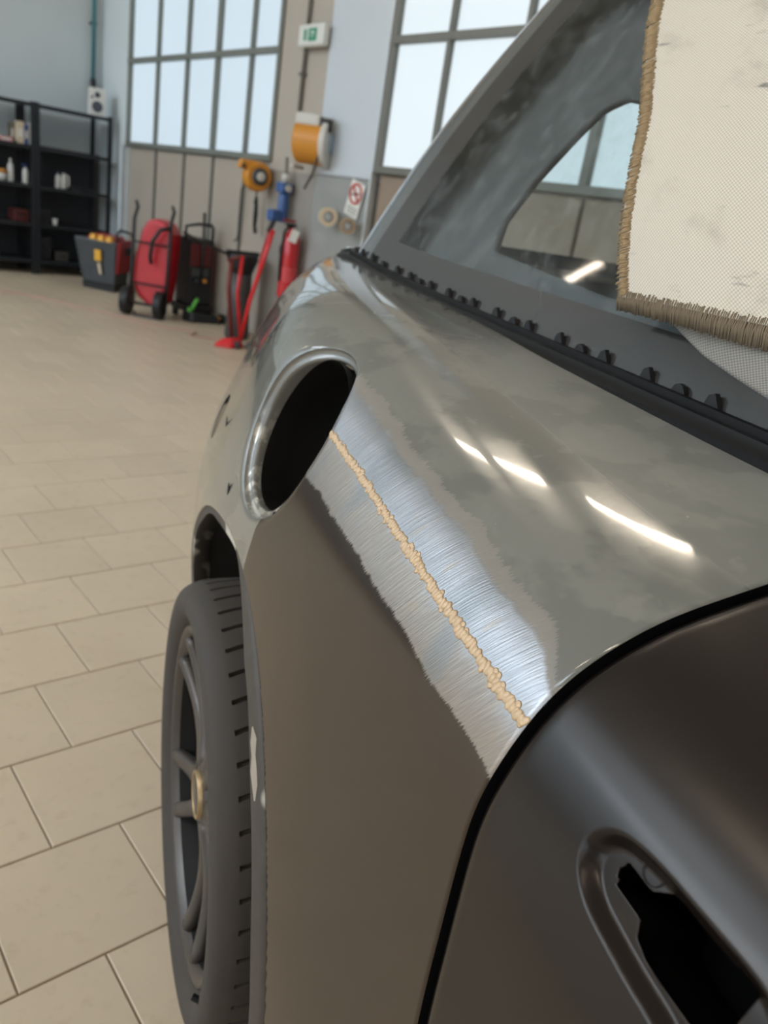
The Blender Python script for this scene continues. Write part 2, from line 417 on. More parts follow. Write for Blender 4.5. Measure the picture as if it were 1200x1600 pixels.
def carmesh(name, V, F, mat, parent=car, UV=None, smooth=True, solid=0., off=-1, auto=None):
    me = bpy.data.meshes.new(name); me.from_pydata([tuple(map(float, v)) for v in V], [], [tuple(map(int, f)) for f in F])
    if smooth: me.polygons.foreach_set('use_smooth', [True]*len(me.polygons))
    me.materials.append(mat)
    if UV is not None:
        ul = me.uv_layers.new(name='UVMap'); li = np.empty(len(me.loops), int); me.loops.foreach_get('vertex_index', li)
        ul.data.foreach_set('uv', np.asarray(UV, float)[li].ravel())
    me.update()
    o = link(name, me, parent, mpi=CMPI if parent is car else None)
    if solid:
        s = o.modifiers.new('thickness', 'SOLIDIFY'); s.thickness = solid; s.offset = off
    if auto: me.set_sharp_from_angle(angle=math.radians(auto))
    return o
def MBc(mb, name, mat, parent=car, **k): return mb.obj(name, mat, parent, mpi=CMPI if parent is car else None, **k)
def inpoly_sdf(P, poly):                      # signed distance, negative inside
    P = np.asarray(P, float); poly = np.asarray(poly, float); n = len(poly)
    d = np.full(len(P), 1e9); ins = np.zeros(len(P), bool)
    for i in range(n):
        a, b = poly[i], poly[(i+1) % n]; e = b-a; w = P-a
        t = np.clip((w@e)/max(e@e, 1e-12), 0, 1); d = np.minimum(d, np.linalg.norm(w-t[:, None]*e, axis=1))
        c = ((a[1] > P[:, 1]) != (b[1] > P[:, 1])); x = e[0]*(P[:, 1]-a[1])/(e[1] if e[1] else 1e-9)+a[0]
        ins ^= c & (P[:, 0] < x)
    return np.where(ins, -d, d)

# ---- paints
def quarter_mat():
    m, nt, b = newmat('repaired_quarter_panel')
    uv = node(nt, 'ShaderNodeUVMap').outputs[0]; sp = node(nt, 'ShaderNodeSeparateXYZ'); nt.links.new(uv, sp.inputs[0]); y, d = sp.outputs[0], sp.outputs[1]
    def vec(sy, sd, sh=0.):
        c = node(nt, 'ShaderNodeCombineXYZ')
        nt.links.new(math_n(nt, 'ADD', math_n(nt, 'MULTIPLY', y, sy), math_n(nt, 'MULTIPLY', d, sh)), c.inputs[0]); nt.links.new(math_n(nt, 'MULTIPLY', d, sd), c.inputs[1]); return c.outputs[0]
    lowf = noise(nt, vec(14, 6), 1., 3); hair = noise(nt, vec(620, 26, 260), 1., 2, .6); hair2 = noise(nt, vec(900, 40, 500), 1., 1); mid = noise(nt, vec(70, 30, 20), 1., 3)
    j = math_n(nt, 'ADD', math_n(nt, 'MULTIPLY', math_n(nt, 'SUBTRACT', lowf, .5), .016), math_n(nt, 'ADD', math_n(nt, 'MULTIPLY', math_n(nt, 'SUBTRACT', hair, .5), .009), math_n(nt, 'MULTIPLY', math_n(nt, 'SUBTRACT', mid, .5), .008)))
    dj = math_n(nt, 'ADD', d, j)
    # coats
    grey0 = noise(nt, vec(7, 9, 3), 1., 4, .55); grey1 = noise(nt, vec(22, 26), 1., 3, .6)
    grey = mixc(nt, sstep(nt, grey0, .47, .53), hexlin(109, 109, 103), hexlin(121, 120, 113))
    grey = mixc(nt, math_n(nt, 'MULTIPLY', sstep(nt, grey1, .58, .64), .5), grey, hexlin(128, 126, 119))
    spots = noise(nt, vec(130, 150), 1., 1); grey = mixc(nt, math_n(nt, 'MULTIPLY', sstep(nt, spots, .80, .84), .6), grey, hexlin(160, 154, 146))
    black = mixc(nt, lowf, (.012, .0075, .0050), (.017, .011, .0078))
    sand = mixc(nt, hair, hexlin(120, 112, 104), hexlin(150, 143, 134))
    metA = mixc(nt, hair, (.27, .275, .29), (.50, .505, .53)); metB = mixc(nt, hair2, (.26, .225, .195), (.46, .405, .355))
    metal = mixc(nt, sstep(nt, math_n(nt, 'ADD', d, math_n(nt, 'MULTIPLY', math_n(nt, 'SUBTRACT', mid, .5), .05)), -.012, .008), metB, metA)
    metal = mixc(nt, math_n(nt, 'MULTIPLY', sstep(nt, lowf, .48, .62), .55), metal, (.25, .27, .28))
    metal = mixc(nt, math_n(nt, 'MULTIPLY', sstep(nt, mid, .60, .72), .4), metal, (.42, .33, .24))
    # masks
    near = sstep(nt, y, .30, .345)                       # the ground strip narrows beside the door
    up = mixf(nt, near, .022, .039); m_up = math_n(nt, 'SUBTRACT', 1., sstep(nt, math_n(nt, 'SUBTRACT', dj, up), -.0015, .0025))
    m_sd = math_n(nt, 'SUBTRACT', 1., sstep(nt, math_n(nt, 'SUBTRACT', math_n(nt, 'ADD', d, math_n(nt, 'MULTIPLY', j, 1.5)), mixf(nt, near, .026, .052)), -.003, .003))
    m_lo = sstep(nt, dj, -.0415, -.0375)                  # 1 above the lower edge
    isb = math_n(nt, 'MULTIPLY', math_n(nt, 'SUBTRACT', 1., m_lo), math_n(nt, 'SUBTRACT', 1., sstep(nt, math_n(nt, 'ADD', y, math_n(nt, 'MULTIPLY', j, .6)), .792, .798)))
    inrun = math_n(nt, 'SUBTRACT', 1., sstep(nt, math_n(nt, 'ADD', y, j), .775, .785))
    ismet = math_n(nt, 'MULTIPLY', math_n(nt, 'MULTIPLY', m_up, m_lo), inrun); issd = math_n(nt, 'MULTIPLY', math_n(nt, 'MULTIPLY', m_sd, m_lo), inrun)
    col = mixc(nt, math_n(nt, 'MULTIPLY', issd, .75), grey, sand); col = mixc(nt, ismet, col, metal); col = mixc(nt, isb, col, black)
    nt.links.new(col, b.inputs['Base Color'])
    nt.links.new(math_n(nt, 'MULTIPLY', ismet, .9), b.inputs['Metallic'])
    matte = math_n(nt, 'MULTIPLY', sstep(nt, d, .149, .166), math_n(nt, 'SUBTRACT', 1., sstep(nt, y, .74, .92))); rg = mixf(nt, matte, mixf(nt, sstep(nt, grey0, .46, .56), .10, .16), .38); r = mixf(nt, issd, rg, .5); r = mixf(nt, ismet, r, mixf(nt, hair, .30, .46)); r = mixf(nt, isb, r, .21); nt.links.new(mixf(nt, isb, .5, .75), b.inputs['Specular IOR Level'])
    nt.links.new(r, b.inputs['Roughness'])
    coat = math_n(nt, 'SUBTRACT', 1., math_n(nt, 'ADD', math_n(nt, 'ADD', issd, matte), isb, True), True)
    nt.links.new(math_n(nt, 'ADD', math_n(nt, 'MULTIPLY', coat, .7), math_n(nt, 'MULTIPLY', isb, .2)), b.inputs['Coat Weight']); nt.links.new(mixc(nt, isb, (1., 1., 1.), (1., .84, .70)), b.inputs['Specular Tint']); nt.links.new(mixf(nt, isb, .03, .18), b.inputs['Coat Roughness'])
    swirl = noise(nt, vec(240, 900, 300), 1., 2); hgt = math_n(nt, 'ADD', math_n(nt, 'MULTIPLY', hair, math_n(nt, 'MULTIPLY', ismet, 1.2)), math_n(nt, 'MULTIPLY', swirl, .045))
    bp = node(nt, 'ShaderNodeBump', i_Strength=.16, i_Distance=.002); nt.links.new(hgt, bp.inputs['Height']); nt.links.new(bp.outputs[0], b.inputs['Normal'])
    return m
M_Q = quarter_mat()
def black_mat():
    m, nt, b = newmat('black_electrocoat')
    tc = node(nt, 'ShaderNodeTexCoord').outputs['Object']; f = noise(nt, tc, 5, 4); g = noise(nt, tc, 160, 2)
    nt.links.new(mixc(nt, f, (.008, .0052, .0042), (.011, .0078, .0064)), b.inputs['Base Color']); nt.links.new(mixf(nt, f, .23, .29), b.inputs['Roughness'])
    b.inputs['Specular IOR Level'].default_value = .40; b.inputs['Specular Tint'].default_value = (1., .95, .91, 1); bp = node(nt, 'ShaderNodeBump', i_Strength=.03, i_Distance=.001); nt.links.new(g, bp.inputs['Height']); nt.links.new(bp.outputs[0], b.inputs['Normal'])
    return m
M_B = black_mat()
M_GREY = pm('grey_body_paint', hexlin(114, 114, 108), .15, var=.06, coat=.7)
M_DARK = pm('deep_black_plastic', (.008, .008, .009), .55, var=.2)
M_RUB = pm('black_rubber_seal', (.004, .004, .0045), .50, var=.2, spec=.2)
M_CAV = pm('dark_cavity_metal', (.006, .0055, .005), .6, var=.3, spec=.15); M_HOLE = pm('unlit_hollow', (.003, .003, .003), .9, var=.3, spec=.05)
def rim_mat():
    m, nt, b = newmat('filler_rim_paint')
    tc = node(nt, 'ShaderNodeTexCoord').outputs['Object']; f = noise(nt, tc, 55, 4, .6); z = node(nt, 'ShaderNodeSeparateXYZ'); nt.links.new(tc, z.inputs[0])
    low = math_n(nt, 'MULTIPLY', sstep(nt, math_n(nt, 'MULTIPLY', z.outputs[2], -1), -.86, -.80), sstep(nt, z.outputs[1], .19, .25))
    k = math_n(nt, 'MULTIPLY', sstep(nt, f, .50, .60), low)
    nt.links.new(mixc(nt, k, hexlin(112, 110, 103), hexlin(205, 200, 188)), b.inputs['Base Color']); nt.links.new(math_n(nt, 'MULTIPLY', k, .6), b.inputs['Metallic'])
    b.inputs['Roughness'].default_value = .25; b.inputs['Coat Weight'].default_value = .5
    return m
M_RIM = rim_mat()

# ---- fuel filler frame
HUB = np.array([.161, .887, -.792+H])
yc, tc_ = .838, 5.33
Cf = S(np.array(yc), np.array(tc_)); nf = SN(np.array(yc), np.array(tc_), .05, .8); nf = nf/np.linalg.norm(nf)
e1 = np.array([0, 1, 0])-nf[1]*nf; e1 /= np.linalg.norm(e1); e2 = np.cross(nf, e1)
if e2[2] < 0: e2 = -e2
RF = .106
def ring_yt(r, th):
    y, t = yc+r*math.cos(th), tc_+r*math.sin(th)*14
    for _ in range(25):
        P = S(np.array(y), np.array(t))-Cf; g = np.array([P@e1-r*math.cos(th), P@e2-r*math.sin(th)])
        J = np.array([[(S(np.array(y+1e-3), np.array(t))-Cf-P)@e/1e-3, (S(np.array(y), np.array(t+1e-2))-Cf-P)@e/1e-2] for e in (e1, e2)])
        dlt = np.linalg.solve(J, g); y -= .8*dlt[0]; t -= .8*dlt[1]
    return y, t
# ---- quarter panel
ys = np.concatenate([np.linspace(.303, .68, 84)[:-1], np.linspace(.68, .95, 110)[:-1], np.linspace(.95, 1.66, 90)])
ts = np.concatenate([np.linspace(0, 3.4, 120)[:-1], np.linspace(3.4, 8., 110)[:-1], np.linspace(8., 11, 60)])
yy, tt, F = gridmesh(ys, ts); V = S(yy, tt); dW = weld_dist(yy, tt); UV = np.stack([yy, dW], -1)
ql = np.stack([(V-Cf)@e1, (V-Cf)@e2], -1); rr = np.linalg.norm(ql, axis=1)
V = V-(np.clip((.117-rr)/.012, 0, 1)**2*.0025)[:, None]*nf     # soft roll into the filler rim
V2, U2, F2, _ = clip(V, UV, F, rr-RF)
A = np.array(V2); V3, U3, F3, cut = clip(V2, U2, F2, np.hypot(A[:, 1]-HUB[1], A[:, 2]-HUB[2])-.405)
A = np.array(V3)                              # opening for the tail light, and the missing bumper below it
TLc = S(np.array(1.24), np.array(4.1)); V3, U3, F3, _ = clip(V3, U3, F3, np.hypot((A[:, 1]-TLc[1])/1.0, (A[:, 2]-TLc[2])/.8)-.045)
A = np.array(V3); V3, U3, F3, _ = clip(V3, U3, F3, np.where(A[:, 1] > HUB[1], A[:, 2]-(-.66+H), 1.))
V3, U3, F3, _ = drop_loose(V3, U3, F3)
q_panel = carmesh('quarter_panel', V3, F3, M_Q, UV=U3, solid=.0016)
tag(q_panel, 'grey quarter panel welded to a black primed lower half along a ground strip')
# filler rim, bowl
prof = [(.1062, .0), (.1050, .0032), (.1027, .0052), (.0990, .0058), (.0965, .0054), (.0950, .0062), (.0940, .0090), (.0935, .014), (.0925, .024)]
nth = 96; RV = []; RF_ = []
ring0 = []
for k in range(nth):
    th = 2*math.pi*k/nth; y_, t_ = ring_yt(RF, th); ring0.append((S(np.array(y_), np.array(t_))-.0025*min(1, 1)*nf*(.117-RF)**2/.012**2*1., th))
for j, (r, dp) in enumerate(prof):
    for P, th in ring0:
        rad = math.cos(th)*e1+math.sin(th)*e2; RV.append(P-rad*(RF-r)-nf*dp)
RF_ = [(j*nth+k, j*nth+(k+1) % nth, (j+1)*nth+(k+1) % nth, (j+1)*nth+k) for j in range(len(prof)-1) for k in range(nth)]
carmesh('filler_rim', RV, RF_, M_RIM, q_panel)
bw = MB(); Mx = Matrix((Vector(e1), Vector(e2), Vector(nf))).transposed().to_4x4(); Mx.translation = Vector(Cf)
bw.lathe([(.0926, -.022), (.090, -.05), (.088, -.09), (.075, -.11), (.03, -.115)], 48, Mx)
bw.f = bw.f[:-2]+[bw.f[-1]]
carmesh('filler_bowl', bw.v, bw.f, M_CAV, q_panel)
for th, w in ((228, .008), (212, .012)):       # clip slots in the lower rim
    r = math.radians(th); p = Mx@Vector((1.005*.106*math.cos(r), 1.005*.106*math.sin(r), -.006))
    carmesh('clip_slot', *(lambda mb: (mb.v, mb.f))(MB().box(p, (.004, w, .006), RX(-40))), M_DARK, q_panel, smooth=False)
# weld bead: overlapping drops of filler metal
wb_ = MB(); yw = .306; i = 0
while yw < .733:
    P = S(np.array(yw), np.array(6.0)); n = SN(np.array(yw), np.array(6.0)); 
    nx = (S(np.array(yw+.004), np.array(6.0))-P); nx /= np.linalg.norm(nx); bx = np.cross(n, nx)
    M3 = Matrix((Vector(nx), Vector(bx), Vector(n))).transposed()
    k = random.uniform(.75, 1.25); off = random.uniform(-.0010, .0012)
    wb_.ball(Vector(P)+M3@Vector((0, off, .0001)), (.0030*k, .0044*random.uniform(.8, 1.2), .0013*k), 9, 5, M3@RZm(random.uniform(-35, 35)))
    if random.random() < .30: wb_.ball(Vector(P)+M3@Vector((random.uniform(-.002, .002), random.choice((-1, 1))*random.uniform(.002, .0042), .0)), (.0030, .0028, .0007), 8, 4, M3)
    yw += .0034*random.uniform(.8, 1.2); i += 1
tag(MBc(wb_, 'weld_bead', pm('braze_metal', hexlin(204, 176, 142), .45, .1, var=.2, scale=150, bump=.2), q_panel, smooth=True), 'tan brazed weld bead', kind='stuff')
# inner arch flange and wheel housing
fm, fnt, fb = newmat('arch_flange_paint'); tcf = node(fnt, 'ShaderNodeTexCoord').outputs['Object']
f1 = noise(fnt, tcf, 7, 3); f2 = noise(fnt, tcf, 45, 4)
cc = mixc(fnt, f2, hexlin(56, 50, 45), hexlin(76, 70, 64)); cc = mixc(fnt, sstep(fnt, f1, .56, .60), cc, hexlin(190, 184, 172)); fnt.links.new(cc, fb.inputs['Base Color']); fb.inputs['Roughness'].default_value = .6
FV = []; FF = []; na = 90
for k in range(na+1):
    a = math.radians(-13+(178+13)*k/na)       # 0 = front of the arch
    wd_ = 1-min(1, max(0, (math.degrees(a)-62)/22))
    for r, dx in ((.4045, .0030), (.399-.006*wd_, .003-.006*wd_), (.393-.024*wd_+.002*math.sin(14*a), .003-.009*wd_), (.392-.024*wd_+.002*math.sin(14*a), .03)):
        y_ = HUB[1]-r*math.cos(a); z_ = HUB[2]+r*math.sin(a)
        ra = .407; yo, zo = HUB[1]-ra*math.cos(a), HUB[2]+ra*math.sin(a)
        tl = np.linspace(0, 6, 121); px = S(np.full(121, yo), tl); x_ = np.interp(zo, px[:, 2], px[:, 0])
        FV.append((x_+dx, y_, z_))
for k in range(na):
    for j in range(3): FF.append((k*4+j, k*4+j+1, k*4+j+5, k*4+j+4))
fl_o = carmesh('arch_flange', FV, FF, fm, solid=.001, auto=40)
k0, k1 = [int((ang+13)/191*na) for ang in (41, 51)]
PV = []
for k in range(k0, k1+1):
    A0, B0 = np.array(FV[k*4+1]), np.array(FV[k*4+2]); w0 = .30*random.random() if k0 < k < k1 else .42; w1 = .30*random.random() if k0 < k < k1 else .42
    PV += [tuple(A0+(B0-A0)*w0+np.array([-.0012, -.001, 0])), tuple(B0+(A0-B0)*w1+np.array([-.0012, -.001, 0]))]
carmesh('filler_patch', PV, [(q*2, q*2+1, q*2+3, q*2+2) for q in range(k1-k0)], pm('pale_body_filler', hexlin(160, 150, 136), .7, var=.15, scale=60), fl_o)
hs = MB(); nn = 48
for k in range(nn+1):
    a = math.radians(-20+220*k/nn)
    for x_, r in ((.185, .398), (.30, .41), (.52, .41)): hs.v.append((x_, HUB[1]-r*math.cos(a), HUB[2]+r*math.sin(a)))
hs.f = [(k*3+j, k*3+j+1, k*3+j+4, k*3+j+3) for k in range(nn) for j in range(2)]
n0 = len(hs.v); hs.v.append((.52, HUB[1], HUB[2])); hs.f += [(k*3+2, k*3+5, n0) for k in range(nn)]
carmesh('wheel_housing', hs.v, hs.f, M_DARK)
# small bracket with a hole low on the arch
yb, zb = HUB[1]-.388, -.69+H
br = MB(); hexs = [(math.cos(a)*.022*(1 if math.cos(a) < 0 else .7), math.sin(a)*.034) for a in np.linspace(0, 2*math.pi, 16, endpoint=False)]
br.prism(hexs, -.001, .001, T4(RY(-90)@RZm(90), (.170, yb+.018, zb)))
bo = MBc(br, 'arch_bracket', fm)
MBc(MB().lathe([(.005, -.003), (.005, .003)], 14, T4(AXX, (.1685, yb+.022, zb+.004))), 'screw_hole', M_DARK, bo)
# tail light cavity and slots
MBc(MB().lathe([(.05, .025), (.05, .05), (.03, .06), (.01, .062)], 28, T4(AXX, (TLc[0], TLc[1], TLc[2]))), 'tail_light_cavity', M_CAV, smooth=True)
for yq, tq, hh in ((1.10, 4.35, .013), (.935, 3.5, .012)):
    p = S(np.array(yq), np.array(tq)); n = SN(np.array(yq), np.array(tq))
    MBc(MB().ball(Vector(p), (.0012, .005, hh), 10, 8), 'panel_slot', M_DARK, smooth=True)

# ---- front door (its rear end is what we see): recess for a missing handle
REC = [(0.2288, 5.517), (0.2202, 5.362), (0.2099, 5.274), (0.1927, 5.23), (0.1773, 5.197), (0.1618, 5.186), (0.1498, 5.142), (0.1292, 5.34), (0.1171, 5.825), (0.1206, 6.177), (0.1292, 6.408), (0.1378, 6.508), (0.1515, 6.508), (0.1687, 6.474), (0.1893, 6.452), (0.2048, 6.386), (0.2185, 6.265), (0.2271, 6.056), (0.2323, 5.781)]
BOT = [(0.2134, 5.935), (0.2099, 5.946), (0.1962, 5.957), (0.191, 6.1), (0.1876, 6.199), (0.1807, 6.243), (0.1756, 6.232), (0.1515, 6.265), (0.1498, 6.309), (0.1395, 6.309), (0.1395, 5.836), (0.1378, 5.55), (0.1429, 5.395), (0.1515, 5.417), (0.1721, 5.406), (0.1807, 5.417), (0.1893, 5.483), (0.1927, 5.627), (0.1962, 5.638), (0.2116, 5.638), (0.2116, 5.704), (0.2134, 5.704), (0.2151, 5.792), (0.2134, 5.869)]
Cd = S(np.array(.18), np.array(5.85)); nd = SN(np.array(.18), np.array(5.85), .03, .5); nd = nd/np.linalg.norm(nd)
d1 = np.array([0, 1, 0])-nd[1]*nd; d1 /= np.linalg.norm(d1); d2 = np.cross(nd, d1); d2 = -d2 if d2[2] < 0 else d2
loc2 = lambda P: np.stack([(P-Cd)@d1, (P-Cd)@d2], -1)
def smooth_poly(poly, n=3):
    p = np.array(poly)
    for _ in range(n): p = np.stack([.75*p+.25*np.roll(p, -1, 0), .25*p+.75*np.roll(p, -1, 0)], 1).reshape(-1, 2)
    return p
recp = smooth_poly(loc2(S(*np.array(REC).T)), 3); botp = loc2(S(*np.array(BOT).T))
ys = np.concatenate([np.linspace(-.7, .10, 70)[:-1], np.linspace(.10, .25, 140)[:-1], np.linspace(.25, .297, 14)])
ts = np.concatenate([np.linspace(0, 4.8, 50)[:-1], np.linspace(4.8, 6.8, 110)[:-1], np.linspace(6.8, 11, 80)])
yy, tt, F = gridmesh(ys, ts); V = S(yy, tt); UV = np.stack([yy, tt], -1)
L2 = loc2(V); sd = inpoly_sdf(L2, recp)
ss = np.clip((.0012-sd)/.0090, 0, 1); dep = .0085*ss*ss*(3-2*ss)
V = V-dep[:, None]*nd
# inside the bowl the floor is flatter than the door skin
fl_ = np.clip((-sd-.006)/.006, 0, 1)
hgt = (V-Cd)@nd; V = V+((-.0085-hgt)*fl_*.6)[:, None]*nd
rnd = np.clip((yy-.290)/.007, 0, 1); V = V-(rnd**2*.0022)[:, None]*SN(yy, tt)
bd = inpoly_sdf(loc2(V), botp)
V2, U2, F2, cut = clip(V, UV, F, bd); V2, U2, F2, _ = drop_loose(V2, U2, F2)
door = carmesh('door', V2, F2, M_B, UV=U2, solid=.0016)
tag(door, 'satin black primed door with an empty handle recess')
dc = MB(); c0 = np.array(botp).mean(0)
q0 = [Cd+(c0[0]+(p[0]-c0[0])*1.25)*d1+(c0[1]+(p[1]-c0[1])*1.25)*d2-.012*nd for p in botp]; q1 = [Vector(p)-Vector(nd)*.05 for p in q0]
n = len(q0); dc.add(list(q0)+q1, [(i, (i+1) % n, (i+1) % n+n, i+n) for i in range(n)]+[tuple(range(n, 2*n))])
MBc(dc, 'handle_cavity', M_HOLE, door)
lk = MB(); pr = [(.0062, .0), (.0061, .0004), (.0058, .0004), (.0057, .0)]
pc = S(np.array(.2005), np.array(6.16)); pc = pc-nd*(((pc-Cd)@nd)+.0080); Ml = Matrix((Vector(d1), Vector(d2), Vector(nd))).transposed().to_4x4(); Ml.translation = Vector(pc)
MBc(lk.lathe(pr, 28, Ml, cap=False), 'stamped_ring', M_B, door, smooth=True)
# seals in the shut line
for nm, y0, y1, dn in (('door_seal', .288, .312, .009),):
    tl = np.linspace(0, 11, 120); SV = []; 
    for y_ in (y0, y1):
        P = S(np.full(120, y_), tl); SV.append(P-dn*SN(np.full(120, y_), tl))
    SV = np.concatenate(SV); carmesh(nm, SV, [(k, k+1, k+121, k+120) for k in range(119)], M_RUB)
for nm, y_ in (('door_edge', .297), ('panel_edge', .303)):
    tl = np.linspace(0, 11, 200); P = S(np.full(200, y_), tl); Nn = SN(np.full(200, y_), tl)
    o0 = .0022 if nm == 'door_edge' else .0002
    SV = np.concatenate([P-o0*Nn, P-.012*Nn]); carmesh(nm, SV, [(k, k+1, k+201, k+200) for k in range(199)], M_B if nm == 'door_edge' else M_RUB)

# ---- glasshouse
tb_y = np.linspace(-.1, 1.585, 140); BL = S(tb_y, np.full(140, 11.))
def glass(s, h, off=0.):
    s = np.asarray(s, float); h = np.asarray(h, float)
    yb = -.3+1.872*s; yt = -.3+1.67*s
    bx = .500+.008*np.clip((yb-1.2)/.4, 0, 1); bz = np.interp(yb, tb_y, BL[:, 2])+.006
    x = bx*(1-h)+.716*h; z = bz*(1-h)+(.369+H)*h; y = yb*(1-h)+yt*h
    x = x-.016*np.sin(np.pi*h)+.060*np.clip((s-.91)/.09, 0, 1)**2.5-.045*np.clip((s-.40)/.60, 0, 1)**2.2
    return np.stack([x+off, y, z], -1)
# ---- belt strip with its clips
BL[:, 0] = glass((tb_y+.3)/1.885, 0*tb_y)[:, 0]+.002
prof = [(-.040, -.014), (-.039, -.004), (-.033, .0005), (-.031, .0055), (-.025, .006), (-.023, .0015), (-.014, .0005), (-.0125, .0095), (-.0065, .010), (-.0045, .002), (.010, .004), (.015, .010), (.018, .002), (.010, -.018)]
SV = [(p[0]+dx, p[1], p[2]+dz) for p in BL for dx, dz in prof]; m_ = len(prof)
SF = [(i*m_+j, i*m_+(j+1) % m_, (i+1)*m_+(j+1) % m_, (i+1)*m_+j) for i in range(139) for j in range(m_)]+[tuple(range(139*m_, 140*m_))]
strip = carmesh('window_trim_strip', SV, SF, M_RUB, auto=35)
tag(strip, 'black clip rail along the window base')
wfz = [.52, .565, .611, .683, .727, .769, .839, .877, .921, .989, 1.027, 1.066, 1.129, 1.171, 1.206, 1.261, 1.328, 1.378, 1.43, 1.48, .448, .405, .36]
for i, y_ in enumerate(wfz):
    z0 = float(np.interp(y_, tb_y, BL[:, 2])); x0 = float(np.interp(y_, tb_y, BL[:, 0]))
    tri = (i % 3 != 1) if i < 20 else (i % 3 != 2)
    if tri: poly = [(-.013, 0), (.013, 0), (.007, .016), (.000, .019)]
    else: poly = [(-.009, 0), (.009, 0), (.009, .009), (.005, .014), (0, .0155), (-.005, .014), (-.009, .009)]
    mb = MB().prism([(p[0], p[1]) for p in poly], -.0025, .0025, T4(Matrix(((0, 0, 1), (1, 0, 0), (0, 1, 0))), (x0-.0035, y_, z0+.002)))
    if tri: mb.hexa([(x0-.004, y_-.001, z0+.002), (x0+.014, y_-.001, z0+.002), (x0+.014, y_+.001, z0+.002), (x0-.004, y_+.001, z0+.002)], [(x0, y_-.001, z0+.012), (x0+.004, y_-.001, z0+.012), (x0+.004, y_+.001, z0+.012), (x0, y_+.001, z0+.012)])
    MBc(mb, 'trim_clip', M_DARK, strip)
MBc(MB().b2(.488, .516, 1.585, 1.60, -.086+H, -.074+H), 'strip_end_cap', pm('pale_end_cap', hexlin(190, 198, 204), .3), strip, bev=.004)

def gpatch(s0, s1, h0, h1, ns, nh, off=0.):
    a, b, F = gridmesh(np.linspace(s0, s1, ns), np.linspace(h0, h1, nh)); return a, b, glass(a, b, off), F
def glass_mat():
    m = bpy.data.materials.new('tinted_window_glass'); m.use_nodes = True; nt = m.node_tree; nt.nodes.clear()
    o = node(nt, 'ShaderNodeOutputMaterial'); mx = node(nt, 'ShaderNodeMixShader'); fr = node(nt, 'ShaderNodeFresnel', i_IOR=1.52)
    tr = node(nt, 'ShaderNodeBsdfTransparent'); gl = node(nt, 'ShaderNodeBsdfGlossy', i_Roughness=.035)
    tc = node(nt, 'ShaderNodeTexCoord').outputs['Object']; dust = noise(nt, tc, 30, 5, .7)
    df = node(nt, 'ShaderNodeBsdfDiffuse'); df.inputs[0].default_value = (.55, .60, .60, 1); m2 = node(nt, 'ShaderNodeMixShader')
    tr.inputs[0].default_value = (.83, .90, .905, 1)
    nt.links.new(math_n(nt, 'MULTIPLY', sstep(nt, dust, .40, .85), .16), m2.inputs[0]); nt.links.new(tr.outputs[0], m2.inputs[1]); nt.links.new(df.outputs[0], m2.inputs[2])
    nt.links.new(fr.outputs[0], mx.inputs[0]); nt.links.new(m2.outputs[0], mx.inputs[1]); nt.links.new(gl.outputs[0], mx.inputs[2]); nt.links.new(mx.outputs[0], o.inputs[0])
    return m
M_GL = glass_mat()
M_FRIT = pm('black_glass_border', (.034, .032, .031), .10, var=.2, spec=.6)
M_GLOSS = pm('gloss_black_pillar', (.07, .075, .08), .06, var=.1, coat=1.)
M_TRIM = pm('interior_trim_grey', hexlin(98, 96, 94), .7, var=.1)
XC = 1.05
def mirror(V): V = np.array(V, float); V[:, 0] = 2*XC-V[:, 0]; return V
flip = lambda F: [f[::-1] for f in F]
a, b, V, F = gpatch(.15, .872, .10, .93, 90, 50); gl_o = carmesh('side_window_glass', V, F, M_GL)
carmesh('side_window_glass', mirror(V), flip(F), M_GL)
a, b, V, F = gpatch(.15, .872, 0, .10, 90, 8); carmesh('window_border', V, F, M_FRIT, gl_o)
a, b, V, F = gpatch(.872, .912, 0, 1., 8, 50); carmesh('window_border', V, F, M_FRIT, gl_o)
a, b, V, F = gpatch(.15, .872, .93, 1., 60, 6); carmesh('window_border', V, F, M_FRIT, gl_o)
a, b, V, F = gpatch(.912, 1.0, 0, 1., 24, 50); carmesh('rear_pillar', V, F, M_GLOSS); carmesh('rear_pillar', mirror(V), flip(F), M_GLOSS)
OPEN = [(.758, .144), (.774, .234), (.772, .365), (.763, .502), (.756, .572), (.737, .599), (.711, .585), (.638, .55), (.50, .53), (.30, .53), (.30, .10), (.60, .11)]
a, b, V, F = gpatch(.15, .99, 0., 1., 110, 70, .06); V2, U2, F2, _ = clip(V, np.stack([a, b], -1), F, inpoly_sdf(np.stack([a, b], -1), OPEN)); V2, U2, F2, _ = drop_loose(V2, U2, F2)
carmesh('inner_pillar_trim', V2, F2, M_TRIM, solid=.01, off=1)
a, b, V, F = gpatch(.15, .99, 0., 1., 60, 40, .05); OP2 = [(.769, .10), (.80, .368), (.768, .80), (.60, .85), (.25, .85), (.25, .10)]
V2, U2, F2, _ = clip(V, np.stack([a, b], -1), F, inpoly_sdf(np.stack([a, b], -1), OP2)); V2, U2, F2, _ = drop_loose(V2, U2, F2)
carmesh('inner_pillar_trim', mirror(V2), flip(F2), M_TRIM)
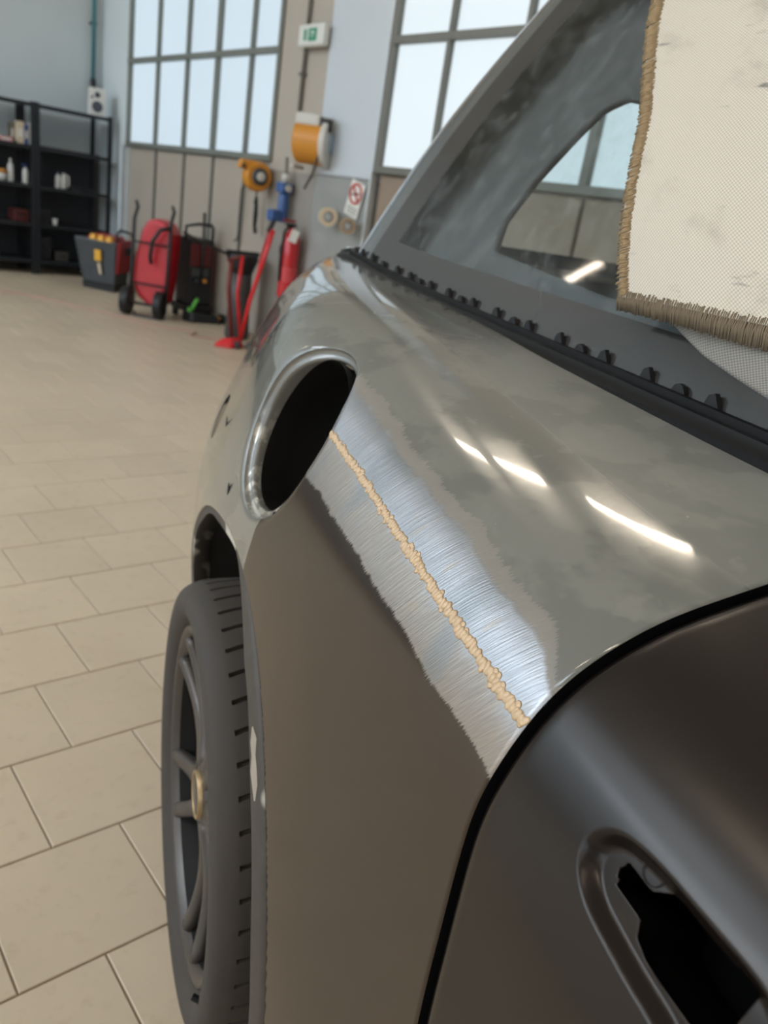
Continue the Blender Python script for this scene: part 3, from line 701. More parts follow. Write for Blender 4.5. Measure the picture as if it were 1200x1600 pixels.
# roof, tailgate, far side, cabin floor
tp = glass(np.linspace(.15, 1., 40), np.ones(40)); RVv = []; nr = 24
for p in tp:
    for k in range(nr+1):
        u = k/nr; RVv.append((p[0]+(2*XC-2*p[0])*u, p[1]+.05*math.sin(math.pi*u), p[2]+.045*math.sin(math.pi*u)**.7))
carmesh('roof', RVv, [(i*(nr+1)+k, i*(nr+1)+k+1, (i+1)*(nr+1)+k+1, (i+1)*(nr+1)+k) for i in range(39) for k in range(nr)], M_GLOSS)
ed_ = glass(np.ones(30), np.linspace(0, 1, 30)); lowp = S(np.full(30, 1.659), np.linspace(2.5, 11, 30)); allp = np.concatenate([lowp, ed_]); TV = []
for p in allp:
    for k in range(nr+1):
        u = k/nr; TV.append((p[0]+(2*XC-2*p[0])*u, p[1]+.10*math.sin(math.pi*u), p[2]))
quad = lambda i, k: (i*(nr+1)+k, i*(nr+1)+k+1, (i+1)*(nr+1)+k+1, (i+1)*(nr+1)+k)
isg = lambda i, k: 33 <= i <= 56 and 1 <= k <= nr-2
tg = carmesh('tailgate', TV, [quad(i, k) for i in range(31) for k in range(nr)], M_GREY)
carmesh('rear_window_border', TV, [quad(i, k) for i in range(31, 59) for k in range(nr) if not isg(i, k)], M_FRIT, tg)
carmesh('rear_window_glass', TV, [quad(i, k) for i in range(31, 59) for k in range(nr) if isg(i, k)], M_GL, tg)
yy, tt, F = gridmesh(np.linspace(-.7, 1.66, 60), np.linspace(0, 11, 50)); carmesh('far_side_panel', mirror(S(yy, tt)), flip(F), M_GREY)
cb = MB().b2(.53, 2*XC-.53, -.7, 1.55, .55, .60); MBc(cb, 'cabin_floor', M_TRIM)
MBc(MB().b2(.62, 2*XC-.62, .58, .74, .6, 1.02), 'rear_seat', pm('seat_fabric', hexlin(52, 52, 54), .9, var=.2, scale=40), bev=.04, seg=4)
for sx in (-1, 1): MBc(MB().b2(XC+sx*.25-.1, XC+sx*.25+.1, .62, .70, 1.0, 1.16), 'headrest', pm('seat_fabric', (0, 0, 0)), bev=.03, seg=4)
MBc(MB().b2(.45, 2*XC-.45, -.72, -.70, .2, 1.0), 'bulkhead', M_DARK)
# a roof rail end above the pillar
p = glass(np.array(.97), np.array(1.0)); MBc(MB().tube([(p[0]-.01, p[1]-.30, p[2]+.035), (p[0]-.015, p[1]-.12, p[2]+.045), (p[0], p[1]-.03, p[2]+.035), (p[0]+.01, p[1]+.0, p[2]+.0)], .017, 12), 'roof_rail', M_RUB, smooth=True)

# ---- rear wheel
wheel = bpy.data.objects.new('wheel', None); COL.objects.link(wheel); wheel.parent = car; wheel.matrix_parent_inverse = CMPI; wheel.location = HUB
R_T = .302
tp = [(.234, -.004), (.240, -.014), (.252, -.024), (.268, -.0285), (.282, -.026), (.291, -.018), (.297, -.006), (.300, .008), (.3015, .030), (.302, .055), (.302, .075), (.302, .098), (.302, .122), (.3015, .146), (.299, .168), (.293, .182), (.283, .191), (.262, .194), (.240, .186), (.232, .176)]
tpf = ncs(np.arange(len(tp)), np.array(tp), np.linspace(0, len(tp)-1, 96)); nA = 864
VT = []
for k in range(nA):
    ph = (k % 16)
    for r, x in tpf:
        th = 2*math.pi*k/nA-max(0, x)*7*(1 if x < .075 else -1)*2*math.pi/54
        dr = 0.
        if r > .2925:
            if abs(x-.070) < .0045 or abs(x-.110) < .0045: dr = .007
            if ph < 2 and (.0 < x < .064 or .116 < x < .16): dr = max(dr, .006)
        VT.append((x, (r-dr)*math.cos(th), (r-dr)*math.sin(th)))
m_ = len(tpf); FT = [(k*m_+j, k*m_+j+1, ((k+1) % nA)*m_+j+1, ((k+1) % nA)*m_+j) for k in range(nA) for j in range(m_-1)]
M_TYRE = pm('dusty_tyre_rubber', hexlin(62, 56, 51), .75, var=.25, scale=25, bump=.15)
tyre = carmesh('tyre', VT, FT, M_TYRE, wheel, auto=30)
tag(tyre, 'dusty black tyre with lateral tread grooves')
M_ALU = pm('dark_alloy', hexlin(80, 75, 71), .38, .45, var=.08, scale=20)
M_ALUD = pm('dark_alloy_barrel', hexlin(26, 25, 24), .6, .0, var=.12, scale=20, spec=.2)
prr = [(.236, -.010), (.2345, -.0155), (.230, -.0165), (.226, -.014), (.219, -.004), (.214, .010), (.205, .03), (.20, .09), (.20, .17)]
MB().lathe(prr[:5], 96, AXX, cap=False).obj('rim', M_ALU, wheel, smooth=True)
MB().lathe(prr[4:], 96, AXX, cap=False).obj('barrel', M_ALUD, wheel, smooth=True)
MB().lathe([(.203, .06), (.10, .07), (.02, .07)], 48, AXX, cap=True).obj('brake_disc', M_ALUD, wheel, smooth=True)
# ten spokes, thick at the hub and sweeping out to the lip
def spoke_mesh():
    mb = MB(); sec = []
    for i in range(15):
        u = i/14; r = .038+(.219-.038)*u
        w = .0150*(1-u)+.0125*u+.008*math.exp(-((u-.36)/.16)**2); th = .034*(1-u)+.022*u
        x = -.003+.008*math.sin(math.pi*u)-.012*u**2
        off = .012*math.sin(u*math.pi)*.5
        for k in range(10):
            a = 2*math.pi*k/10; ca, sa = math.cos(a), math.sin(a)
            sec.append((x+th*.5-(th*.5)*math.copysign(abs(ca)**.7, ca), off+w*math.copysign(abs(sa)**.7, sa), r))
    mb.add(sec, [(i*10+k, i*10+(k+1) % 10, (i+1)*10+(k+1) % 10, (i+1)*10+k) for i in range(14) for k in range(10)]+[tuple(range(9, -1, -1)), tuple(140+k for k in range(10))])
    return mb.mesh('spoke', M_ALU, True)
sm = spoke_mesh()
for k in range(10):
    o = link('spoke', sm, wheel); o.rotation_euler = (math.radians(36*k+((-7) if k % 2 else 7)), 0, 0)
MB().lathe([(.052, .035), (.050, .010), (.042, .000), (.033, -.002)], 40, AXX).obj('hub', M_ALU, wheel, smooth=True)
MB().lathe([(.031, .006), (.031, -.004), (.027, -.007), (.012, -.0085), (.001, -.009)], 36, AXX).obj('centre_cap', pm('centre_cap_black', (.03, .03, .032), .25), wheel, smooth=True)
MB().lathe([(.0335, .004), (.0335, -.007), (.0315, -.0085), (.0290, -.007), (.0285, .002)], 36, AXX, cap=False).obj('cap_ring', pm('worn_brass_ring', hexlin(170, 146, 110), .35, .7), wheel, smooth=True)
for k in range(5):
    a = 2*math.pi*(k+.5)/5; MB().lathe([(.0085, .02), (.0085, .010), (.006, .008)], 12, T4(AXX, (0, .043*math.cos(a), .043*math.sin(a)))).obj('wheel_bolt', M_DARK, wheel, smooth=True)
MB().tube([(-.026, .262*math.cos(math.radians(197)), .262*math.sin(math.radians(197))), (-.034, .256*math.cos(math.radians(197)), .256*math.sin(math.radians(197)))], .004, 8).obj('valve', M_RUB, wheel)

# ================================================================== WELDING BLANKET
def weave_mat(name, ca, cb):
    m, nt, b = newmat(name)
    uv = node(nt, 'ShaderNodeUVMap').outputs[0]; sp = node(nt, 'ShaderNodeSeparateXYZ'); nt.links.new(uv, sp.inputs[0])
    p = .0042; k = 2*math.pi/p
    u = math_n(nt, 'MULTIPLY', sp.outputs[0], k); v = math_n(nt, 'MULTIPLY', sp.outputs[1], k)
    w = math_n(nt, 'MULTIPLY', math_n(nt, 'SINE', u), math_n(nt, 'SINE', v)); w2 = math_n(nt, 'ADD', math_n(nt, 'MULTIPLY', w, .5), .5)
    st = noise(nt, uv, 9, 5, .65); s2 = noise(nt, uv, 34, 3)
    mp = node(nt, 'ShaderNodeMapping'); nt.links.new(uv, mp.inputs[0]); mp.inputs['Rotation'].default_value = (0, 0, -.9); mp.inputs['Scale'].default_value = (14, 55, 1); sm_ = noise(nt, mp.outputs[0], 1, 3, .6)
    c = mixc(nt, w2, ca, cb)
    c = mixc(nt, math_n(nt, 'MULTIPLY', sstep(nt, st, .50, .74), .5), c, hexlin(150, 140, 126))
    c = mixc(nt, math_n(nt, 'MULTIPLY', math_n(nt, 'MULTIPLY', sstep(nt, sm_, .62, .74), sstep(nt, st, .42, .6)), .85), c, hexlin(98, 94, 90))
    nt.links.new(c, b.inputs['Base Color']); b.inputs['Roughness'].default_value = .72; b.inputs['Sheen Weight'].default_value = .15
    bp = node(nt, 'ShaderNodeBump', i_Strength=.35, i_Distance=.0012); nt.links.new(w2, bp.inputs['Height']); nt.links.new(bp.outputs[0], b.inputs['Normal'])
    return m
M_WV = weave_mat('woven_glass_fibre', hexlin(182, 171, 153), hexlin(230, 221, 206)); M_WV2 = weave_mat('woven_glass_fibre_shaded', hexlin(112, 108, 102), hexlin(170, 165, 157)); M_HEM = pm('frayed_hem_thread', hexlin(158, 134, 100), .85, var=.25, scale=120, bump=.3)  # second weave is greyer: the fold's shade is put into its colour
lv = np.array([(.527, .134), (.57, .308), (.618, .488), (.665, .642), (.719, .816), (.79, 1.02)])
L_ = lambda v: np.array([np.interp(v, [0, .2, .4, .58, .78, 1], lv[:, 0]), np.interp(v, [0, .2, .4, .58, .78, 1], lv[:, 1])])
bl = thing('welding_blanket', 'beige woven welding blanket with brown frayed hem draped over the side window', 'blanket', CARL, 0)
BMPI = CMPI
def blank_pt(u, v, off=0.):
    l = L_(v); r = np.array([.20+.17*v, .235+.78*v]); q = l+(r-l)*u
    bow = -.018*math.sin(math.pi*min(1, u*1.3))*(1-v)*math.sin(math.pi*min(1, u))
    q[1] += bow
    wav = .006*math.sin(u*9+v*4)+.004*math.sin(v*11-u*3)+.010*math.exp(-((u-.45)/.05)**2)*(1-v)
    if v < 0: q[1] += v*.75
    P = glass(q[0], min(q[1], 1.)); 
    if q[1] > 1: P = P+np.array([.45, 0, .10])*(q[1]-1)
    return P+np.array([-.030-wav+off, 0, .004])
NU, NV = 70, 80; BV_ = []; BU = []
for i in range(NU+1):
    for j in range(NV+1):
        BV_.append(blank_pt(i/NU, j/NV)); BU.append((i/NU*.60, j/NV*.52))
BF = [(i*(NV+1)+j, i*(NV+1)+j+1, (i+1)*(NV+1)+j+1, (i+1)*(NV+1)+j) for i in range(NU) for j in range(NV)]
def bmesh_(name, V, F, mat, UV=None, solid=0.):
    o = carmesh(name, V, F, mat, None, UV, True, solid); o.parent = bl; o.matrix_parent_inverse = BMPI; return o
bmesh_('cloth', BV_, BF, M_WV, BU, .0025)
# lower layer folded back under the first
fb_ = np.array([(.505, .128), (.485, .103), (.461, .077), (.435, .060), (.412, .047), (.394, .033), (.365, .012), (.34, .004)])
FVv = []; FU = []; n1 = 40; n2 = 24
for i in range(n1+1):
    u = i/n1; bs = np.interp(u*(len(fb_)-1), np.arange(len(fb_)), fb_[:, 0]); bh = np.interp(u*(len(fb_)-1), np.arange(len(fb_)), fb_[:, 1])
    ts_, th_ = .52-.24*u, .20+.02*u
    for j in range(n2+1):
        w = j/n2; s_ = bs+(ts_-bs)*w; h_ = bh+(th_-bh)*w
        P = glass(s_, h_)+np.array([-.006-.016*w-.012*math.sin(math.pi*w)*u, 0, .002]); FVv.append(P); FU.append((u*.32, w*.16*(.2+u)))
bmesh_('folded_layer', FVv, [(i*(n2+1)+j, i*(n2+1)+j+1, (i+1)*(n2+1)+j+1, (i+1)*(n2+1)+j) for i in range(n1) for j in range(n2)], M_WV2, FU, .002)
# overcast hem stitches along the rear edge and the lower edge
hm = MB()
def stitch(p, q, r):
    p = Vector(p); q = Vector(q); hm.tube([p, (p+q)/2+Vector((-.0016, 0, .0004)), q], [r*.8, r, r*.6], 5)
for k in range(330):
    v = k/329+random.uniform(-.001, .001); a_ = blank_pt(-.008, v, -.001); b_ = blank_pt(.026+random.uniform(-.003, .003), min(1, v+.010), -.003)
    stitch(a_+np.random.normal(0, .0006, 3), b_, .0011)
tag(bmesh_('hem', hm.v, hm.f, M_HEM), 'brown frayed hem', kind='stuff')
hm = MB()
for k in range(330):
    u = k/329*.95; a_ = blank_pt(u, -.034+random.uniform(-.004, .002), -.001)+np.array([.004, 0, 0]); b_ = blank_pt(u+.002, .012+random.uniform(-.004, .004), -.003)
    stitch(a_, b_, .0010)
tag(bmesh_('lower_hem', hm.v, hm.f, pm('frayed_hem_grey', hexlin(122, 108, 88), .85, var=.3, scale=120)), 'grey brown frayed lower hem', kind='stuff')

# ================================================================== THINGS ALONG THE WALLS
m_rack = pm('rack_black_steel', hexlin(38, 42, 47), .45, .3, var=.15)
def rack(b0, b1, label):
    t = thing('shelf_rack', label, 'shelf', hall(8.745, (b0+b1)/2), RZ, 'black steel shelf racks')
    w = (b1-b0)/2; d = .235
    for sx in (-1, 1):
        for sy in (-1, 1): MB().b2(sx*w-.018, sx*w+.018, sy*d-.018, sy*d+.018, 0, 1.56).obj('post', m_rack, t)
    for z in (.135, .48, .83, 1.18, 1.545):
        sh = MB().b2(-w+.004, w-.004, -d+.004, d-.004, z-.012, z).obj('shelf', m_rack, t)
        MB().b2(-w+.01, w-.01, -d-.012, -d+.006, z-.030, z+.004).obj('shelf_lip', m_rack, sh)
    MB().b2(-w, w, d-.006, d+.002, .12, 1.15).obj('back_panel', pm('rack_back', hexlin(44, 47, 52), .6), t)
    return t
rack(2.605, 3.30, 'black steel shelf rack in the corner, a white speaker on top')
rack(1.70, 2.565, 'black steel shelf rack cut off by the left edge, boxes and bottles on it')
def on_shelf(lv): return (.135, .48, .83, 1.18, 1.545)[lv]+.001
def place(name, label, cat, a, b, lv, rz=RZ, group=None): return thing(name, label, cat, hall(a, b, on_shelf(lv)), rz, group)
white = pm('white_plastic', hexlin(214, 214, 210), .4, var=.05); blue = pm('blue_plastic', hexlin(46, 66, 120), .4); cream = pm('cream_card', hexlin(205, 190, 165), .8)
bluebox = pm('blue_card', hexlin(70, 92, 140), .7); darkbox = pm('dark_case', hexlin(34, 34, 38), .5); redcase = pm('dark_red_case', hexlin(84, 34, 30), .5); orange = pm('orange_plastic', hexlin(206, 142, 62), .45); pink = pm('pink_card', hexlin(196, 140, 140), .8)
def carton(label, b, lv, w, d, h, mat, a=8.60, group='cartons on the upper shelf'):
    t = place('carton', label, 'box', a, b, lv, RZ, group)
    MB().b2(-w/2, w/2, -d/2, d/2, 0, h).obj('carton_body', mat, t, bev=.003)
    MB().b2(-w/2+.004, w/2-.004, -d/2+.004, d/2-.004, h, h+.003).obj('flap', mat, t)
    MB().b2(-w*.3, w*.3, -d/2-.0012, -d/2, h*.3, h*.7).obj('paper_label', white, t)
carton('low pale pink and white box flat on the upper shelf at the left edge', 2.33, 3, .12, .16, .04, pink)
carton('dark olive carton behind the cream ones on the upper shelf', 2.415, 3, .03, .12, .17, pm('olive_card', hexlin(110, 106, 92), .8), 8.68)
carton('tall cream carton standing on the upper shelf beside the blue one', 2.465, 3, .06, .12, .19, cream)
carton('slim blue carton standing between pale cartons on the upper shelf', 2.515, 3, .034, .12, .17, bluebox)
carton('slim white carton against the post at the end of the upper shelf', 2.552, 3, .022, .12, .19, white)
def bottle(label, b, lv, r, h, mat, capm, a=8.60, spray=False, group='bottles on the middle shelf'):
    t = place('bottle', label, 'bottle', a, b, lv, RZ, group)
    MB().lathe([(r*.96, 0), (r, .006), (r, h*.66), (r*.75, h*.78), (r*.36, h*.84), (r*.36, h*.9)], 20).obj('bottle_body', mat, t, smooth=True)
    if spray:
        c_ = MB().lathe([(r*.42, h*.88), (r*.42, h*.94)], 14).obj('spray_collar', capm, t)
        MB().b2(-r*1.3, r*.6, -r*.3, r*.3, h*.94, h*1.04).obj('spray_head', capm, t, bev=.004); MB().b2(-r*1.0, -r*.8, -r*.15, r*.15, h*.80, h*.95).obj('trigger', capm, t)
    else: MB().lathe([(r*.42, h*.88), (r*.42, h), (r*.36, h*1.01)], 14).obj('cap', capm, t, smooth=True)
    return t
bottle('tall white bottle with white cap on the middle shelf near the left edge', 2.385, 2, .027, .205, white, white)
bottle('white spray bottle with dark blue trigger head on the middle shelf', 2.52, 2, .028, .17, white, blue, spray=True)
bottle('white bottle with dark blue cap, left of the pair alone on the shelf', 2.825, 2, .026, .15, white, blue)
t = place('jug', 'white jug with open handle, right of the pair alone on the shelf', 'jug', 8.60, 2.88, 2)
MB().lathe([(.024, 0), (.028, .006), (.028, .10), (.016, .13), (.014, .145)], 18).obj('jug_body', white, t, smooth=True)
MB().tube([(.02, 0, .13), (.048, 0, .12), (.052, 0, .07), (.046, 0, .03), (.024, 0, .02)], .009, 8).obj('handle', white, t, smooth=True)
t = place('tub', 'orange topped tub on the middle shelf at the left edge', 'tub', 8.60, 2.30, 2); MB().lathe([(.045, 0), (.05, .07)], 20).obj('tub_body', white, t, smooth=True); MB().lathe([(.052, .07), (.052, .10), (.045, .105)], 20).obj('lid', orange, t, smooth=True)
t = place('cup', 'small white cup on the shelf below the two white bottles', 'cup', 8.56, 2.785, 1); MB().lathe([(.018, 0), (.026, .062), (.023, .062), (.016, .004)], 18, cap=False).obj('cup_body', white, t, smooth=True); MB().lathe([(.017, .001), (.017, .004)], 18).obj('cup_base', white, t)
def case(name, label, b, lv, w, d, h, mat, a=8.66):
    t = place(name, label, 'case', a, b, lv, RZ, 'dark cases on the lower shelves'); MB().b2(-w/2, w/2, -d/2, d/2, 0, h*.7).obj('case_body', mat, t, bev=.008); MB().b2(-w/2, w/2, -d/2, d/2, h*.7, h).obj('case_lid', mat, t, bev=.008)
    MB().tube([(-w*.15, -d/2, h*.6), (-w*.15, -d/2-.025, h*.6), (w*.15, -d/2-.025, h*.6), (w*.15, -d/2, h*.6)], .006, 6).obj('handle', m_rack, t)
case('tool_case', 'dark red tool case on the lower shelf behind the rack post', 2.47, 1, .14, .2, .11, redcase)
case('tool_case', 'black tool case with reddish lid left of the white cup', 2.68, 1, .12, .2, .13, darkbox)
case('tool_case', 'flat black tray on the middle shelf at the corner end', 3.06, 2, .24, .26, .035, darkbox)
case('tool_case', 'black box standing on the lowest shelf of the corner rack', 2.70, 0, .10, .2, .22, darkbox)
case('tool_case', 'low grey box on the lowest shelf of the corner rack', 2.86, 0, .13, .2, .09, pm('grey_case', hexlin(70, 66, 62), .6))
# speaker on the corner rack
t = place('speaker', 'small white loudspeaker with grey cone on top of the corner rack', 'speaker', 8.62, 3.20, 4, RZ-.25)
MB().b2(-.075, .075, -.07, .07, 0, .25).obj('cabinet', white, t, bev=.006)
MB().lathe([(.050, .0), (.050, .006), (.046, .008), (.02, .002), (.012, .006)], 28, T4(AXY@RX(180), (0, -.070, .085))).obj('woofer', pm('speaker_cone', hexlin(70, 76, 88), .6), t, smooth=True)
MB().lathe([(.026, .0), (.026, .004), (.012, .001), (.008, .005)], 20, T4(AXY@RX(180), (0, -.070, .19))).obj('tweeter', pm('speaker_cone', (0, 0, 0)), t, smooth=True)
MB().b2(-.058, -.038, -.074, -.069, .155, .175).obj('port', m_rack, t)
# pipe down the far wall
t = thing('air_pipe', 'teal air pipe running down the far wall to the speaker corner', 'pipe', hall(9.0, 3.30, 1.70))
MB().tube([(0, 0, .20), (0, 0, CEIL-1.70)], .022, 12).obj('pipe', pm('teal_pipe', hexlin(78, 132, 138), .4), t, smooth=True)
MB().lathe([(.03, .03), (.03, .20), (.022, .21)], 12).obj('valve', m_rack, t); MB().tube([(0, 0, .06), (0, 0, 0), (.02, -.02, -.04)], .014, 8).obj('outlet', m_rack, t)
for z in (.7, 1.6): MB().b2(-.03, .03, -.004, .05, z-.01, z+.01).obj('pipe_clip', m_rack, t)

# battery charger trolley
RED = pm('red_gloss_plastic', hexlin(186, 30, 44), .35, var=.12, coat=.3); RED2 = pm('dark_red_plastic', hexlin(140, 24, 34), .4, var=.12); CHAR = pm('charcoal_plastic', hexlin(62, 66, 70), .45, var=.1); YEL = pm('yellow_plastic', hexlin(226, 170, 60), .45); BLK = pm('black_plastic', hexlin(28, 28, 31), .5)
t = thing('charger_trolley', 'dark grey and red workshop charger box with yellow clamps on top', 'charger', hall(7.75, 3.03), RZ)
q = lambda s, z, lift=0: [(-.235*s-(.05 if z > .4 and s > 1 else 0), .115*s, z), (-.03*s, -.22*s, z), (.235*s, .09*s, z), (.03*s, .43*s, z)]
MB().hexa(q(.92, .06), q(1.06, .46)).obj('case_body', CHAR, t, bev=.015)
MB().hexa(q(.90, .0), q(.92, .06)).obj('plinth', BLK, t)
s1 = [(-.026, -.232), (.250, .092)]
d_ = Vector((.276, .324, 0)).normalized(); n_ = Vector((d_.y, -d_.x, 0))
def qf(u, z, o): p = Vector((-.03, -.225, 0))+Vector((.265, .31, 0))*u+n_*(o+.02*z/.4); return (p.x, p.y, z)
MB().hexa([qf(.06, .17, .006), qf(.98, .17, .006), qf(.98, .17, -.02), qf(.06, .17, -.02)], [qf(.02, .475, .018), qf(1.02, .475, .018), qf(1.02, .475, -.02), qf(.02, .475, -.02)]).obj('side_panel', RED2, t, bev=.01)
MB().hexa([qf(.35, .33, .012), qf(.8, .33, .012), qf(.8, .33, 0), qf(.35, .33, 0)], [qf(.35, .41, .026), qf(.8, .41, .026), qf(.8, .41, 0), qf(.35, .41, 0)]).obj('grip_slot', BLK, t, bev=.01)
MB().hexa(q(.80, .46), q(.66, .50)).obj('top_tray', RED, t, bev=.01)
f0 = Vector((-.03, -.235, 0)); fd = Vector((-.215, .345, 0)); fn = Vector((-fd.y, fd.x, 0)).normalized(); fn = fn if fn.y < 0 or fn.x < 0 else -fn
def pf(u, z, o): p = f0+fd*u+fn*(o+.016*z/.4); return (p.x, p.y, z)
for u in (.2, .42, .64):
    MB().hexa([pf(u-.09, .45, .0), pf(u+.09, .45, .0), pf(u+.09, .45, -.06), pf(u-.09, .45, -.06)], [pf(u-.05, .505, -.01), pf(u+.05, .505, -.01), pf(u+.05, .505, -.05), pf(u-.05, .505, -.05)]).obj('clamp', YEL, t, bev=.008)
MB().hexa([pf(.38, .27, .008), pf(.55, .27, .008), pf(.55, .27, -.004), pf(.38, .27, -.004)], [pf(.38, .37, .012), pf(.55, .37, .012), pf(.55, .37, 0), pf(.38, .37, 0)]).obj('yellow_label', YEL, t)
MB().hexa([pf(.36, .15, .008), pf(.42, .15, .008), pf(.42, .15, -.004), pf(.36, .15, -.004)], [pf(.40, .25, .010), pf(.47, .25, .010), pf(.47, .25, 0), pf(.40, .25, 0)]).obj('pale_label', cream, t)
MB().tube([qf(.0, .47, .0), qf(-.02, .53, -.02), qf(.5, .56, -.06), qf(1.0, .53, -.02), qf(1.0, .47, 0)], .012, 8).obj('carry_handle', BLK, t, smooth=True)

# red drum on a hand truck
t = thing('hand_truck', 'red rounded tank on a black two-wheeled hand truck', 'hand truck', hall(6.50, 2.86), RZ)
def wheel_small(parent, x, y, r, w, ax):
    o = MB().lathe([(r*.7, -w/2), (r*.95, -w/2), (r, -w/3), (r, w/3), (r*.95, w/2), (r*.7, w/2)], 24, T4(ax, (x, y, r)), cap=True).obj('truck_wheel', BLK, parent, smooth=False, bev=.004)
    MB().lathe([(r*.62, -w/2-.004), (r*.55, -w/2-.010), (r*.15, -w/2-.012)], 18, T4(ax, (x, y, r))).obj('wheel_rim', RED2, o)
axw = RZm(-40)@AXX
wheel_small(t, -.19, -.06, .112, .07, axw); wheel_small(t, .0, -.27, .112, .07, axw)
MB().tube([(-.19, -.06, .10), (.0, -.27, .10)], .012, 8).obj('axle', BLK, t)
def slab(pts, nrm, d):
    p = [Vector(k) for k in pts]; n = Vector(nrm).normalized()*d; mb = MB(); m = len(p); mb.add(p+[k+n for k in p], [tuple(range(m)), tuple(range(2*m-1, m-1, -1))]+[(i, i+m, (i+1) % m+m, (i+1) % m) for i in range(m)]); return mb
ed1 = Vector((.19, -.21, 0)).normalized()*.86; upv = Vector((.03, .02, 1))
def onf(u, z): return Vector((-.115, -.085, .10))+ed1*u+upv*z
tank = [onf(.0, .05), onf(.10, -.01), onf(.20, -.03), onf(.27, .04), onf(.29, .2), onf(.30, .42), onf(.30, .57), onf(.24, .655), onf(.14, .675), onf(.05, .655), onf(.0, .57), onf(-.05, .34), onf(-.06, .16)]
MB_ = slab(tank, (.74, .67, 0), .22); MB_.obj('tank', RED, t, bev=.03, seg=4)
for u, cz in ((-.055, .0), (.30, .0)):
    MB().tube([onf(u, -.05)-Vector((.02, .02, 0)), onf(u, .3)-Vector((.02, .02, 0)), onf(u, .66)-Vector((.02, .02, 0)), onf(u-.01, .74)-Vector((-.02, 0, 0)), onf(u-.03, .78)+Vector((.04, .04, 0))], .014, 8).obj('frame_tube', BLK, t, smooth=True)
for z in (.16, .48): MB().tube([onf(-.055, z)-Vector((.02, .02, 0)), onf(.30, z)-Vector((.02, .02, 0))], .008, 6).obj('cross_bar', BLK, t)
MB().tube([onf(.30, .62)-Vector((.03, .03, 0)), onf(.22, .60)-Vector((.05, .05, 0)), onf(.15, .50)-Vector((.05, .05, 0)), onf(.13, .38)-Vector((.04, .04, 0)), onf(.14, .33)-Vector((.03, .03, 0))], .016, 8).obj('hose', BLK, t, smooth=True)
MB().tube([onf(-.02, -.08), onf(.02, -.095)-Vector((.05, .05, 0)), onf(.28, -.095)-Vector((.05, .05, 0)), onf(.28, -.08)], .012, 8).obj('toe_plate', BLK, t)

# welding machine beside it
t = thing('welding_machine', 'black upright welding machine with red trim between tank and wall', 'welder', hall(6.40, 3.23), RZ)
MB().b2(-.09, .12, -.12, .14, .12, .66).obj('machine_body', BLK, t, bev=.015)
MB().b2(-.10, .09, -.128, -.118, .44, .62).obj('front_panel', pm('dark_red_front', hexlin(92, 30, 32), .5), t, bev=.006)
MB().b2(-.08, .07, -.134, -.124, .36, .43).obj('connector_panel', CHAR, t, bev=.004)
for x in (-.04, .03): MB().lathe([(.016, 0), (.016, .03)], 12, T4(AXY@RX(180), (x, -.13, .33))).obj('socket', orange if x > 0 else CHAR, t)
MB().tube([(-.12, -.06, .64), (-.12, -.06, .75), (-.02, -.08, .775), (.10, -.08, .775), (.125, -.06, .75), (.125, -.06, .64)], .013, 8).obj('handle', BLK, t, smooth=True)
MB().tube([(.0, -.14, .30), (.0, -.15, .60), (.005, -.12, .87)], .012, 8).obj('pole', BLK, t, smooth=True)
for x in (-.1, .1):
    for y in (-.1, .1): MB().lathe([(.035, -.015), (.035, .015)], 14, T4(AXX, (x, y, .035))).obj('castor', BLK, t)
MB().b2(-.13, .13, -.14, .15, .065, .12).obj('base', BLK, t, bev=.01)
MB().b2(.121, .13, -.1, .12, .25, .62).obj('side_stripe', RED2, t)
# low trolley with green
t = thing('floor_tool', 'low black tool with a green knob lying on the floor by the wall', 'tool', hall(6.18, 3.20), RZ)
MB().hexa([(-.14, .06, 0), (-.10, -.06, 0), (.16, -.10, 0), (.18, .06, 0)], [(-.12, .05, .09), (-.09, -.04, .09), (.13, -.08, .06), (.15, .05, .06)]).obj('tool_body', BLK, t, bev=.015)
GRN = pm('green_plastic', hexlin(92, 178, 70), .4)
MB().tube([(-.08, 0, .08), (-.06, -.01, .15), (-.03, 0, .19)], .016, 8).obj('green_lever', GRN, t, smooth=True); MB().ball((-.10, -.01, .10), .022).obj('green_knob', GRN, t, smooth=True)
MB().lathe([(.04, -.02), (.04, .02)], 16, T4(AXX, (.19, -.03, .04))).obj('tool_wheel', BLK, t); MB().lathe([(.018, -.023), (.018, .023)], 12, T4(AXX, (.19, -.03, .04))).obj('tool_hub', orange, t)

# grey cylinder stand
t = thing('bin_stand', 'worn dark grey cylinder with black flanged top standing by the wall', 'stand', hall(5.55, 3.20), RZ)
MB().lathe([(.085, 0), (.095, .02), (.085, .3), (.082, .5)], 24).obj('cylinder', pm('worn_grey_steel', hexlin(74, 74, 74), .5, .2, var=.35, scale=14), t, smooth=True)
MB().lathe([(.085, .50), (.10, .55), (.12, .60), (.12, .64), (.05, .645)], 24).obj('flange', BLK, t, smooth=True); MB().b2(-.14, .14, -.02, .02, .63, .66).obj('top_bar', BLK, t, bev=.006)
MB().tube([(-.11, 0, .62), (-.3, .05, .68), (-.45, .1, .74)], .01, 8).obj('side_rod', BLK, t)
MB().box((-.06, -.09, .52), (.03, .01, .02)).obj('red_tab', orange, t)
